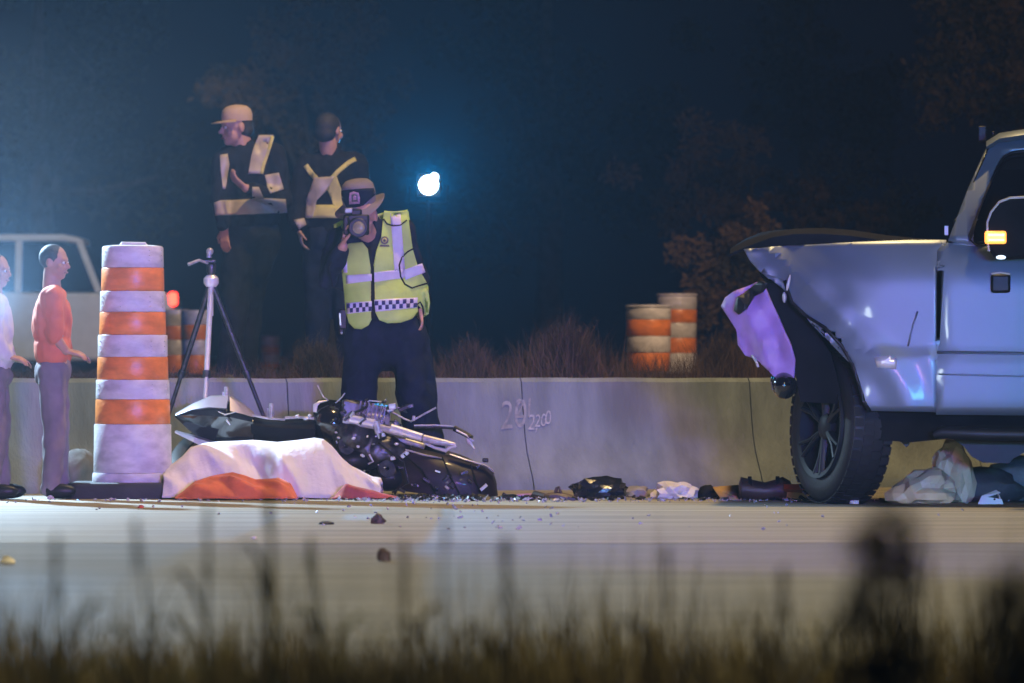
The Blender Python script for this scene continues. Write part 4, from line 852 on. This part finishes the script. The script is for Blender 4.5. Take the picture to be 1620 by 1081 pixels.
# ------------------------------------------------------------------ covered body: white sheet, orange cloth
def drapery(name, m, D, hw, top, x0, x1, label, cat, fold=.03, ncol=120, nrow=44, seed=0, power=2.0, hem=.03, group=None):
    """cloth lying over something: ridge profile top(px)->py, sagging to the ground on both sides with folds"""
    s = D / F; gy = HY + CAMZ / s; mb = MB(); vs = []; fs = []
    for i in range(ncol + 1):
        px = x0 + (x1 - x0) * i / ncol; x = (px - 810) * s; H = max(.006, (gy - interp(top, px)) * s)
        for j in range(nrow + 1):
            v = -1 + 2 * j / nrow; wl = hw * (0.55 + 0.45 * min(1, H / .2)) * (1 + hem * 4 * noise.noise(Vector((x * 5, v > 0, seed)))); a = abs(v)
            prof = 1 - a ** power; prof = max(0, prof)
            rg = lambda f, k, sv: .5 - abs(noise.noise(Vector((x * f + sv * v, v * .35, seed + k)))) * 2.2
            fo = 1.5 * rg(3.2, 3, 1.3) + .7 * rg(7, 8, 2.0) + .2 * rg(17, 12, 2.5); rm = max(0, min(1, (a - .08) / .55)); dsp = fold * fo * rm * min(1, H / .10)
            z = H * (prof ** .8) + (.55 * dsp + .25 * fold * noise.noise(Vector((x * 4, v * 3, seed + 21)))) * (1 - a ** 8)
            y = D + v * wl + (1 if v > 0 else -1) * dsp * .8
            xx = x + .012 * noise.noise(Vector((x * 7, v * 5, seed + 5)))
            vs.append((xx, y, max(.004 + .004 * (1 + fo), z)))
    for i in range(ncol):
        for j in range(nrow): a = i * (nrow + 1) + j; fs.append((a, a + 1, a + nrow + 2, a + nrow + 1))
    mb.add(vs, fs); o = mb.build(name, m, angle=75, solid=.003); return tag(o, label, cat, group)
drapery('white_sheet', 'sheet', 32.42, .33, [(262, 742), (272, 736), (290, 722), (302, 708), (322, 702), (350, 699), (400, 697), (440, 700), (470, 697), (498, 693), (512, 695), (524, 705), (540, 725), (556, 738), (575, 748), (590, 755), (602, 757), (605, 768)], 262, 604, 'white sheet draped over a body on the road beside the motorcycle', 'sheet', .034, 200, 56, 1, 2.0)
drapery('orange_cloth', 'orange_cloth', 32.0, .17, [(278, 787), (290, 778), (310, 762), (335, 754), (368, 748), (390, 754), (405, 760), (440, 757), (458, 765), (466, 780), (470, 788)], 278, 470, 'orange red cloth heaped at the front of the white sheet', 'cloth', .03, 90, 30, 4, 2.6)
drapery('red_cloth', 'red_cloth', 32.02, .09, [(528, 788), (537, 778), (548, 766), (556, 769), (572, 773), (590, 777), (602, 781), (625, 786)], 526, 628, 'small red cloth fold by the right end of the white sheet', 'cloth', .02, 50, 20, 9, 2.6)

# ------------------------------------------------------------------ the crashed truck
def truck():
    D = 30.6; t = thing('crashed_pickup', (P(1480, 0, D).x, D + .9, 0), 'silver pickup truck with crushed front end and buckled hood', 'pickup truck')
    W = 1.86
    def side(x, z):
        y = D
        if z > 1.18: y += 0.55 * (z - 1.18) ** 1.6 + .0
        if z > 1.42: y += .10 * (z - 1.42)
        if z < .83: y -= .012 * min(1, (.83 - z) / .02)
        if z < .55: y += .35 * (.55 - z) ** 1.3
        return y
    x_front = P(1240, 0, D).x
    def fender_y(x, z):
        y = side(x, z); k = max(0, min(1, (P(1400, 0, D).x - x) / .55)); 
        arch = math.hypot((x - P(1300, 0, D).x), (z - .45)); y -= .016 * max(0, 1 - abs(arch - .47) / .12) * (z > .4)
        y += k * k * .10 + k * .020 * noise.noise(Vector((x * 6, z * 7, 2)))
        fold = (x - P(1250, 0, D).x) * .9 + (z - 1.28) * 1.0
        y -= k * .035 * max(0, 1 - abs(fold) / .07)
        d2 = (x - P(1400, 0, D).x) + (z - 1.27) * 3.2; y += .018 * max(0, 1 - abs(d2) / .30) * k
        return y
    FP = [(1175, 393), (1250, 388), (1350, 383), (1440, 380), (1497, 380), (1483, 396), (1481.5, 430), (1480.5, 560), (1479.5, 652), (1376, 650), (1366, 634), (1358, 606), (1348, 576), (1330, 545), (1304, 517), (1272, 497), (1252, 478), (1246, 462), (1240, 442), (1226, 438), (1200, 428), (1184, 410)]
    f = panel('front_fender', FP, D, fender_y, 'paint_silver', t, .035, .012)
    # far side fender and door skins, mirrored across the truck
    panel('front_fender', [(1250, 388), (1496, 380), (1478, 652), (1376, 650), (1340, 560), (1252, 478)], D, lambda x, z: 2 * D + W - side(x, z), 'paint_silver', t, .08, .012)
    DP = [(1483, 398), (1499, 384), (1532, 388), (1560, 390), (1795, 390), (1795, 655), (1700, 658), (1481, 656), (1482, 560), (1483, 430)]
    panel('door_jamb', [(1474, 392), (1500, 392), (1498, 654), (1472, 652)], D, lambda x, z: side(x, z) + .016, 'paint_silver', t, .06, .006)
    dr = panel('front_door', DP, D, side, 'paint_silver', t, .05, .012)
    FR = [(1500, 382), (1512, 350), (1530, 302), (1552, 250), (1565, 222), (1582, 211), (1605, 207), (1800, 204), (1800, 232), (1625, 234), (1596, 238), (1584, 246), (1574, 266), (1558, 306), (1544, 344), (1533, 370), (1533, 380), (1542, 387), (1532, 387)]
    panel('pillar', FR, D, side, 'paint_silver', t, .05, .03)
    panel('side_window', [(1534, 378), (1546, 340), (1560, 303), (1577, 262), (1588, 246), (1600, 238), (1630, 234), (1796, 232), (1796, 389), (1545, 387)], D, lambda x, z: side(x, z) + .018, 'dark_glass', t, .06, .005)
    panel('window_seal', strip_poly([(1798, 390), (1545, 388.5), (1535, 380), (1534, 370), (1546, 340), (1560, 303), (1577, 262), (1588, 245), (1600, 238), (1630, 234), (1798, 231)], 2.6), D, lambda x, z: side(x, z) - .018, 'black_plastic', t, .06, .006)
    panel('rear_door', [(1801, 390), (2060, 390), (2060, 655), (1801, 655)], D, side, 'paint_silver', t, .08, .012)
    panel('rear_window', [(1808, 389), (1808, 234), (1990, 238), (2040, 389)], D, lambda x, z: side(x, z) + .018, 'dark_glass', t, .08, .005)
    panel('rear_pillar', [(1800, 204), (2010, 208), (2062, 388), (2042, 388), (1990, 237), (1808, 232), (1808, 388), (1799, 388)], D, side, 'paint_silver', t, .08, .03)
    for nm, pl in (('front_door', DP), ('pillar', FR), ('rear_door', [(1801, 390), (2060, 390), (2060, 655), (1801, 655)])):
        panel(nm, pl, D, lambda x, z: 2 * D + W - side(x, z), 'paint_silver', t, .09, .012)
    panel('bed_side', [(2066, 392), (2660, 392), (2660, 640), (2500, 650), (2480, 590), (2440, 555), (2380, 545), (2320, 560), (2280, 600), (2270, 652), (2066, 655)], D, side, 'paint_silver', t, .1, .012)
    panel('bed_side', [(2066, 392), (2660, 392), (2660, 640), (2066, 655)], D, lambda x, z: 2 * D + W - side(x, z), 'paint_silver', t, .1, .012)
    xr0, xr1 = P(1560, 0, D).x, P(2030, 0, D).x; zr = P(0, 206, D).z
    mb = MB(); rs = []
    for x, z in ((xr0, zr - .06), (xr0 + .07, zr - .015), (xr0 + .2, zr + .005), (xr1 - .1, zr), (xr1, zr - .03)):
        y0, y1 = D + .285, D + W - .285; rs.append([Vector((x, y0, z - .02)), Vector((x, y0 + .05, z + .012)), Vector((x, (y0 + y1) / 2, z + .03)), Vector((x, y1 - .05, z + .012)), Vector((x, y1, z - .02)), Vector((x, y1 - .05, z - .04)), Vector((x, y0 + .05, z - .04))])
    mb.rings(rs); mb.build('roof', 'paint_silver', t, angle=40)
    a, b, e = P(1502, 378, D), P(1566, 224, D), .0
    MB().add([Vector((a.x, D + .10, a.z)), Vector((b.x, D + .33, b.z)), Vector((b.x, D + W - .33, b.z)), Vector((a.x, D + W - .10, a.z))], [(0, 1, 2, 3)]).build('windscreen', 'dark_glass', t, solid=.006)
    MB().prism([(1990, 240), (2042, 388), (2046, 388), (1994, 240)], D + .3, D + W - .3).build('back_window', 'dark_glass', t)
    MB().box((P(1700, 0, D).x, D + W / 2, .62), (1.9, W - .2, .10)).build('cabin_floor', 'black_matte', t)
    MB().box((P(2350, 0, D).x, D + W / 2, .72), (2.0, W - .12, .08)).build('bed_floor', 'black_matte', t)
    mb = MB(); mb.box((P(1560, 0, D).x, D + W / 2, 1.25), (.25, W - .3, .30)); mb.build('dashboard', 'black_matte', t, bevel=.05)
    for yy in (.5, 1.36):
        mb = MB(); mb.box((P(1760, 0, D).x, D + yy, .95), (.5, .5, .16)); mb.box((P(1830, 0, D).x, D + yy, 1.32), (.14, .5, .68), (0, R(12), 0)); mb.box((P(1842, 0, D).x, D + yy, 1.74), (.09, .26, .18)); mb.build('car_seat', 'black_matte', t, bevel=.05)
    MB().ring_solid([(.17, -.015), (.19, -.015), (.19, .015), (.17, .015)], (P(1635, 0, D).x, D + .5, 1.28), 28, Matrix.Rotation(R(65), 3, 'Y')).build('steering_wheel', 'black_plastic', t)
    # hood, buckled upward, coloured black in place of night shade; crosses the whole width
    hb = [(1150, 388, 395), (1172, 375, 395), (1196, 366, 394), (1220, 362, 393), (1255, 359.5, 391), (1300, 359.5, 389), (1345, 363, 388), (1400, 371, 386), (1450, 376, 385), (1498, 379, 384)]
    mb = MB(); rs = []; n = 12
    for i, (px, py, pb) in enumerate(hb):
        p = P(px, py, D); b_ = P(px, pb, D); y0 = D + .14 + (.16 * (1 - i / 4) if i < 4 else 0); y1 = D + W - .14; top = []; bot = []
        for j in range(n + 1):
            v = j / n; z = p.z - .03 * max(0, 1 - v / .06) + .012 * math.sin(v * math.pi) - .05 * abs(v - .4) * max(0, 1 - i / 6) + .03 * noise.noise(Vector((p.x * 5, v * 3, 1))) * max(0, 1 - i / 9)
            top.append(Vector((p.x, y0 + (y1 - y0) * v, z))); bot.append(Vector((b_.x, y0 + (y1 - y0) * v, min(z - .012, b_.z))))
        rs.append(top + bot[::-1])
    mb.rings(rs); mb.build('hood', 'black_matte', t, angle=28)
    # crushed nose: bumper skin, torn bracket, fog lamp, radiator mass
    bp_ = [(1139, 484), (1146, 470), (1160, 461), (1196, 446), (1208, 450), (1222, 480), (1238, 515), (1252, 545), (1259, 570), (1256, 600), (1242, 604), (1226, 597), (1214, 584), (1196, 568), (1178, 563), (1166, 545), (1164, 522), (1152, 503)]
    def bump_y(x, z):
        k = (x - P(1139, 0, D).x) / .42; y = D - .02 + .22 * (1 - k) ** 1.3 + .05 * noise.noise(Vector((x * 9, z * 8, 4))); d = (x - P(1180, 0, D).x) - (1.0 - z) * .45
        y -= .05 * max(0, 1 - abs(d - .02) / .09); e2 = z - (.84 + (x - P(1200, 0, D).x) * .1); y += .05 * max(0, -e2) * 4 * (e2 < 0); return y
    bpn = panel('front_bumper', bp_, D, bump_y, 'paint_violet_lit', t, .03, .012)
    panel('bumper_bracket', [(1162, 490), (1168, 470), (1186, 456), (1204, 444), (1216, 448), (1206, 462), (1192, 468), (1182, 488), (1170, 497)], D, lambda x, z: bump_y(x, z) - .04, 'black_plastic', bpn, .03, .02)
    panel('bumper_trim', strip_poly([(1189, 562), (1195, 571), (1199, 581)], 3), D, lambda x, z: bump_y(x, z) - .03, 'chrome', bpn, .05, .006)
    mb = MB(); mb.ell(P(1240, 610, D) + Vector((0, .06, 0)), (.07, .12, .075)); mb.ell(P(1232, 604, D) + Vector((0, .12, 0)), (.05, .1, .05)); mb.build('fog_lamp', 'gloss_black', t)
    MB().prism([(1205, 452), (1236, 440), (1250, 470), (1275, 505), (1310, 560), (1330, 640), (1262, 636), (1256, 604), (1238, 540), (1222, 490)], D + .20, D + W - .15).build('engine_bay', 'black_matte', t)
    MB().prism([(1236, 452), (1300, 512), (1345, 570), (1362, 640), (1380, 655), (1480, 655), (1480, 420), (1260, 410)], D + .45, D + W - .45).build('wheel_well', 'black_matte', t)
    MB().prism([(1180, 398), (1240, 394), (1262, 470), (1248, 476), (1230, 448), (1200, 440)], D + .22, D + W - .3).build('radiator_support', 'black_matte', t)
    mb = MB(); mb.ell(P(1247, 447, D) + Vector((0, .06, 0)), (.009, .012, .045), (0, .2, 0)); mb.ell(P(1240, 470, D) + Vector((0, .1, 0)), (.012, .02, .03)); mb.build('headlamp_shard', 'chrome', t)
    panel('arch_lip', strip_poly([(1241, 443), (1247, 463), (1253, 479), (1273, 498), (1305, 518), (1331, 546), (1349, 577), (1359, 607), (1367, 635), (1377, 651)], 5), D, lambda x, z: fender_y(x, z) - .008, 'black_plastic', f, .05, .014)
    panel('fender_badge', [(1384, 565), (1412, 562), (1420, 568), (1418, 584), (1388, 582)], D, lambda x, z: fender_y(x, z) - .009, 'chrome', f, .05, .004)
    panel('fender_crease', strip_poly([(1452, 493), (1445, 515), (1437, 548)], 3), D, lambda x, z: fender_y(x, z) - .010, 'paint_silver', f, .05, .006)
    panel('door_trim', [(1483, 556), (1795, 560), (1795, 563), (1483, 559)], D, lambda x, z: side(x, z) - .012, 'paint_silver', dr, .08, .01)
    panel('door_trim', strip_poly([(1484, 592), (1620, 596), (1795, 598)], 2.4), D, lambda x, z: side(x, z) - .010, 'paint_silver', dr, .08, .01)
    c = P(1583, 449, D); c.y = side(c.x, c.z)
    hd = MB().box(c + Vector((0, -.022, 0)), (.105, .05, .10)); hd.build('door_shade_box', 'black_plastic', dr, bevel=.014)  # dark box with bright edge, stands in for shadow and reflection
    MB().tube([c + Vector((-.05, -.045, .052)), c + Vector((0, -.05, .057)), c + Vector((.05, -.045, .05))], .004, 8).build('shade_box_edge', 'chrome', dr)
    # mirror
    mc = P(1625, 365, D - .28); mb = MB()
    mo = [(1572, 392), (1571, 352), (1577, 336), (1590, 320), (1607, 313), (1668, 313), (1676, 320), (1678, 395), (1670, 408), (1585, 410)]
    mi = MB().prism(mo, D - .38, D - .20).build('mirror', 'black_matte', t, bevel=.02)
    MB().tube([P(x, y, D - .37) for x, y in ((1574, 398), (1572, 372), (1572, 352), (1578, 336), (1591, 320), (1607, 314), (1640, 312), (1668, 312))], .0075, 8).build('mirror_trim', 'chrome', mi)
    MB().box(P(1585, 376, D - .39), (.115, .05, .068)).build('indicator', 'lamp_amber', mi, bevel=.012)
    mb = MB(); mb.box(P(1587, 372, D - .412), (.085, .02, .012)); mb.box(P(1587, 380, D - .412), (.085, .02, .010)); mb.build('indicator_strip', 'lamp_amber_core', mi)
    MB().ell(P(1593, 407, D - .36), (.03, .03, .012)).build('puddle_lamp', 'lamp_puddle', mi)
    MB().tube([P(1640, 396, D - .22), P(1648, 400, D + .02)], .035, 10).build('mirror_arm', 'black_plastic', mi)
    mb = MB(); mb.box(P(1497, 364, D) + Vector((0, .15, 0)), (.02, .02, .05)); mb.build('washer_nozzle', 'silver_plastic', t)
    mb = MB(); mb.box(P(1553, 203, D) + Vector((0, .8, 0)), (.045, .12, .085)); mb.box(P(1571, 205, D) + Vector((0, .8, 0)), (.02, .10, .04)); mb.build('roof_marker', 'black_plastic', t, bevel=.006)
    # underside
    MB().prism([(1375, 648), (2640, 648), (2640, 690), (1800, 700), (1500, 694), (1440, 700), (1380, 696)], D + .10, D + W - .10).build('chassis', 'black_matte', t)
    MB().prism([(1404, 694), (1420, 700), (1428, 708), (1434, 698), (1470, 694), (1500, 694), (1518, 706), (1530, 722), (1548, 732), (1590, 733), (1596, 726), (1640, 700), (1640, 690), (1404, 690)], D + .25, D + .75).build('hanging_guard', 'black_plastic', t)
    MB().tube([P(1478, 688, D - .06), P(1492, 684, D - .06), P(1560, 687, D - .06), P(1800, 690, D - .06), P(2050, 690, D - .06)], [.02, .035, .035, .035, .03], 12).build('running_board', 'rim_dark', t)
    # wheels
    def wheel(c, yaw, name='wheel', cam_=0.0):
        m = Matrix.Rotation(yaw, 3, 'Z') @ Matrix.Rotation(R(90) + cam_, 3, 'X')
        w_ = MB().ring_solid([(.28, .115), (.33, .128), (.385, .122), (.405, .10), (.412, .06), (.414, 0), (.412, -.06), (.405, -.10), (.385, -.122), (.30, -.125), (.27, 0)], c, 56, m).build(name, 'tyre_rubber', t, angle=50)
        MB().ring_solid([(.255, .13), (.282, .137), (.284, .11), (.27, .02), (.255, .02)], c, 44, m).build('rim', 'rim_dark', w_)
        MB().lathe([(.26, -.02), (.262, .01), (.20, .0)], c, 40, m).build('rim_dish', 'black_matte', w_)
        for k in range(6):
            a = 2 * math.pi * k / 6 + .52
            for da in (-.10, .10):
                mb = MB(); mb.tube([c + m @ Vector((.05 * math.cos(a), .05 * math.sin(a), .085)), c + m @ Vector((.17 * math.cos(a + da * .8), .17 * math.sin(a + da * .8), .105)), c + m @ Vector((.265 * math.cos(a + da * 1.5), .265 * math.sin(a + da * 1.5), .12))], [.028, .018, .020], 8, flat=.7); mb.build('spoke', 'rim_dark', w_)
        MB().lathe([(.075, .06), (.075, .10), (.05, .115), (.01, .118)], c, 24, m).build('hub_cap', 'rim_dark', w_)
        mb = MB()
        for k in range(44):
            a = 2 * math.pi * k / 44
            for zz, o in ((-.09, 0), (-.03, .5), (.03, 0), (.09, .5)):
                aa = a + o * 2 * math.pi / 44; cc = c + m @ Vector((.4135 * math.cos(aa), .4135 * math.sin(aa), zz)); mb.box(cc, (.005, .044, .052), (m @ Matrix.Rotation(aa, 3, 'Z')).to_euler())
        tr = mb.build('tread', 'tyre_rubber', w_, smooth=False); tr['kind'] = 'stuff'
    cw = P(1331, 0, 31.05); wheel(Vector((cw.x - .04, 31.05, .415)), R(-63), 'wheel', R(-3))
    wheel(Vector((P(2380, 0, D).x, D + .16, .42)), 0); wheel(Vector((P(2380, 0, D).x, D + W - .16, .42)), R(180)); wheel(Vector((P(1338, 0, 32.2).x - .17, 32.2, .415)), R(-62))
truck()
tk_ = bpy.data.objects['crashed_pickup']; tk_.rotation_euler.z = R(-5); tk_.location.x += .078

# ------------------------------------------------------------------ debris on the road
def crumple(name, px, py_top, D, wpx, m, label, cat, depth=.16, facet=True, seed=0, amp=.3, group=None, lat=0.0, sub=3):
    """a crumpled solid standing on the road, its width and height read off at px"""
    s = D / F; gy = HY + CAMZ / s; H = max(.012, (gy - py_top) * s); W = wpx * s / 2; bm = bmesh.new(); bmesh.ops.create_icosphere(bm, subdivisions=sub, radius=1); mb = MB(); ix = {}
    for i, v in enumerate(bm.verts):
        d = v.co.normalized(); k = 1 + amp * (noise.noise(d * 1.7 + Vector((seed * 3.1, 0, 0))) + .55 * noise.noise(d * 4.1 + Vector((0, seed, 0))))
        if facet: k += amp * .5 * (abs(noise.noise(d * 2.6 + Vector((seed, 5, 0)))) - .2)
        z = d.z * k; z = z if z > -.45 else -.45; ix[v] = i
        mb.v.append(Vector(((px - 810) * s + d.x * k * W + lat * (z + .45) * H, D + d.y * k * depth, max(.001, (z + .45) / 1.45 * H))))
    mb.f = [tuple(ix[v] for v in f.verts) for f in bm.faces]; bm.free()
    return tag(mb.build(name, m, smooth=not facet, angle=60), label, cat, group)
crumple('black_bag', 946, 755, 32.4, 94, 'bag_black', 'glossy black plastic bag crumpled on the road before the barrier', 'bag', .17, True, 1, .35)
crumple('grey_rag', 1006, 769, 32.7, 44, 'rag_grey', 'small grey rag between the black and white bags', 'rag', .12, False, 2)
crumple('white_bag', 1068, 761, 32.3, 74, 'bag_white', 'crumpled white bag on the road right of the black bag', 'bag', .16, True, 3, .34)
crumple('dark_pouch', 1120, 768, 32.3, 34, 'black_matte', 'small black pouch lying right of the white bag', 'pouch', .10, False, 4)
t = thing('cardboard_piece', P(1153, 790, 32.2), 'tan folded cardboard piece between pouch and dark roll', 'cardboard'); t.location.z = 0
mb = MB(); mb.add([P(1128, 771, 32.15), P(1168, 768, 32.2), P(1172, 790, 32.1), P(1160, 785, 32.0)], [(0, 1, 2, 3)]); mb.add([P(1128, 771.5, 32.15), P(1160, 785.4, 32.0), P(1170, 792, 31.9), P(1140, 789, 31.95)], [(0, 1, 2, 3)]); mb.build('flap', 'cardboard', t, solid=.006)
def roll():
    D = 32.0; s = D / F; t = thing('dark_roll', ((1208 - 810) * s, D, 0), 'dark brown rolled leather case beside the truck tyre', 'roll'); rs = []
    for px, r, dz in ((1169, .052, 0), (1172, .070, 0), (1190, .062, -.003), (1210, .056, -.004), (1228, .062, 0), (1238, .066, .004), (1250, .058, 0), (1254, .04, -.01)):
        rs.append([Vector(((px - 810) * s, D + 1.2 * r * math.cos(a), max(.003, r * .9 + dz + r * .95 * math.sin(a) + .008 * noise.noise(Vector((px * .2, a, 1)))))) for a in (2 * math.pi * k / 20 for k in range(20))])
    MB().rings(rs).build('case', 'brown_leather', t, angle=50)
    for px, r in ((1186, .068), (1230, .069)): MB().ring_solid([(r - .004, -.01), (r + .002, -.01), (r + .002, .01), (r - .004, .01)], ((px - 810) * s, D, .062), 24, Matrix.Rotation(R(90), 3, 'Y')).build('strap', 'black_matte', t)
roll()
t = thing('red_lamp_piece', ((1262 - 810) * 31.9 / F, 31.9, 0), 'broken orange red lamp piece beside the truck tyre', 'lamp piece')
mb = MB(); mb.add([P(1240, 766, 31.9), P(1274, 766, 31.9), P(1276, 775, 31.85), P(1240, 774, 31.85), P(1240, 766, 32.1), P(1274, 766, 32.1), P(1276, 790, 32.1), P(1240, 788, 32.1)], [(0, 1, 2, 3), (4, 7, 6, 5), (0, 4, 5, 1), (3, 2, 6, 7), (0, 3, 7, 4), (1, 5, 6, 2)]); mb.build('lens', 'red_plastic', t, bevel=.004)
MB().box(P(1260, 784, 31.95), (.11, .06, .035), (0, .1, 0)).build('housing', 'cardboard', t, bevel=.004)
# twisted fairing fragment
t = thing('twisted_fragment', ((876 - 810) * 32.2 / F, 32.2, 0), 'twisted dark brown metal fragment right of the motorcycle wheel', 'fragment')
mb = MB(); mb.tube([P(838, 790, 32.2), P(845, 781, 32.2), P(862, 785, 32.1), P(880, 783, 32.1), P(900, 788, 32.1), P(916, 791, 32.05)], [.012, .022, .018, .026, .03, .01], 7, flat=.6); mb.build('bar', 'brown_leather', t, angle=25)
MB().tube([P(878, 784, 32.1), P(881, 772, 32.1), P(884, 770, 32.1), P(888, 782, 32.1)], [.012, .009, .006, .01], 7).build('tab', 'brown_leather', t)
crumple('broken_fragment', 806, 782, 32.1, 34, 'bag_black', 'black knob shaped part at the right end of the motorcycle', 'fragment', .07, False, 6, .2)
crumple('purple_strip', 838, 781, 32.4, 46, 'paint_violet_lit', 'low pale painted plastic strip right of the motorcycle', 'fragment', .05, True, 7, .3)
crumple('dark_bundle', 122, 706, 33.0, 66, 'dark_fabric', 'dark rounded bundle behind the base of the near drum', 'bundle', .18, False, 8, .22)
# pile under the truck
crumple('plastic_cover', 1452, 744, 31.3, 108, 'cream_plastic', 'large crumpled cream plastic cover just right of the truck tyre', 'cover', .18, True, 12, .42, lat=.3)
crumple('cream_sack', 1505, 697, 31.5, 66, 'cream_plastic', 'upright crumpled cream sack under the truck, behind the cover', 'sack', .14, True, 14, .36)
crumple('dark_heap', 1525, 740, 31.75, 190, 'dark_fabric', 'large dark fabric heap under the truck body', 'heap', .25, False, 15, .22)
crumple('grey_heap', 1612, 722, 32.0, 130, 'rag_grey', 'grey heap at the right edge under the truck', 'heap', .25, False, 16, .2)
t = thing('blue_white_box', ((1572 - 810) * 31.0 / F, 31.0, 0), 'torn pale blue plastic box at the lower right under the truck', 'box')
q = lambda px, py, dy=0: P(px, py, 31.0) + Vector((0, dy, 0))
mb = MB(); mb.add([q(1546, 799), q(1553, 785), q(1585, 790), q(1588, 802), q(1560, 803)], [(0, 1, 2, 3, 4)]); mb.build('side', 'pale_blue_plastic', t, solid=.005, smooth=False)
mb = MB(); mb.add([q(1553, 785), q(1577, 776, .05), q(1583, 780, .02), q(1555, 789)], [(0, 1, 2, 3)]); mb.add([q(1577, 776, .05), q(1590, 802, .04), q(1586, 803), q(1581, 785)], [(0, 1, 2, 3)]); mb.build('rim', 'pale_blue_plastic', t, solid=.005, smooth=False)
mb = MB(); mb.add([q(1588, 803), q(1600, 799, .05), q(1614, 803, .04), q(1600, 806)], [(0, 1, 2, 3)]); mb.build('flap', 'pale_blue_plastic', t, solid=.004, smooth=False)
MB().ell(q(1573, 790, -.01), (.006, .004, .005)).build('hole', 'black_matte', t)
crumple('white_scrap', 1352, 787, 31.0, 15, 'bag_white', 'small white scrap in front of the truck tyre', 'scrap', .03, True, 17, .3)
# loose pieces on the near concrete
for px, py, wd, top, m, lab in ((597, 829, 22, 814, 'brown_leather', 'curled dead leaf upright on the pale road below the motorcycle'), (608, 888, 24, 868, 'brown_leather', 'curled dark leaf nearest the verge grass'), (517, 830, 26, 825, 'dark_metal', 'flat dark metal sliver on the pale road'),
                                (70, 781, 14, 775, 'black_matte', 'dark crumb at far left of the drum base'), (99, 786, 16, 778, 'black_matte', 'dark crumb touching the drum base corner'), (80, 790, 10, 784, 'bag_white', 'tiny white crumb left of the drum base'),
                                (12, 892, 26, 880, 'bag_white', 'bright white scrap on the asphalt at the left edge'), (223, 804, 10, 799, 'red_plastic', 'tiny red plastic chip in front of the drum base'), (402, 853, 10, 849, 'bag_white', 'tiny white chip on the asphalt below the sheet')):
    Dg = F * CAMZ / (py - HY); crumple('road_scrap', px, top, Dg, wd, m, lab, 'scrap', wd * Dg / F * .3, True, px, .45, sub=2)
# splinters and glass: too many to count
rn = random.Random(21); mb = MB()
for i in range(900):
    if rn.random() < .72: px = rn.gauss(720, 95) if rn.random() < .6 else rn.uniform(560, 1320)
    else: px = rn.uniform(-20, 1640)
    D = rn.choice((rn.gauss(31.9, .2), rn.gauss(31.9, .2), rn.gauss(31.9, .3), rn.gauss(32.0, .2), rn.gauss(32.0, .15), rn.gauss(31.8, .2), rn.uniform(26, 33.2))); x = (px - 810) / F * D; r = rn.uniform(.003, .011) * (1.6 if rn.random() < .08 else 1); c = Vector((x, D, r * .5)); e = Euler((rn.uniform(-1, 1), rn.uniform(-1, 1), rn.uniform(0, 6)))
    mb.box(c, (r * 2, r * rn.uniform(.6, 1.6), r * rn.uniform(.3, 1)), e)
tag(mb.build('broken_glass', 'shard', smooth=False), 'glittering broken glass and splinters strewn over the road', 'debris', kind='stuff')
mb = MB()
for i in range(240):
    px = rn.gauss(700, 80) if rn.random() < .65 else rn.uniform(600, 1330); D = rn.uniform(31.7, 32.7); x = (px - 810) / F * D; r = rn.uniform(.006, .02); mb.box((x, D, r * .5), (r * 2.4, r * rn.uniform(.6, 1.6), r * rn.uniform(.5, 1)), Euler((rn.uniform(-.6, .6), rn.uniform(-.6, .6), rn.uniform(0, 6))))
tag(mb.build('plastic_splinters', 'black_plastic', smooth=False), 'black plastic splinters strewn below the motorcycle and along the debris line', 'debris', kind='stuff')

# ------------------------------------------------------------------ haze added to stand in for lens glare
mb = MB(); mb.box((0, 69, 4.6), (206, 172, 11.4)); hz = mb.build('haze', 'rubber', smooth=False, origin=(0, 0, 0)); hz['kind'] = 'stuff'; hz['label'] = 'thin haze added to stand in for lens glare round the lamps'; hz['category'] = 'haze'
hm = bpy.data.materials.new('haze_air'); hm.use_nodes = True; nt = hm.node_tree; nt.nodes.clear()
out = nt.nodes.new('ShaderNodeOutputMaterial'); pv = nt.nodes.new('ShaderNodeVolumePrincipled'); pv.inputs['Density'].default_value = 0.00054; pv.inputs['Color'].default_value = (0.85, 0.92, 1, 1); pv.inputs['Anisotropy'].default_value = 0.66
nt.links.new(pv.outputs[0], out.inputs['Volume']); hz.data.materials.clear(); hz.data.materials.append(hm)
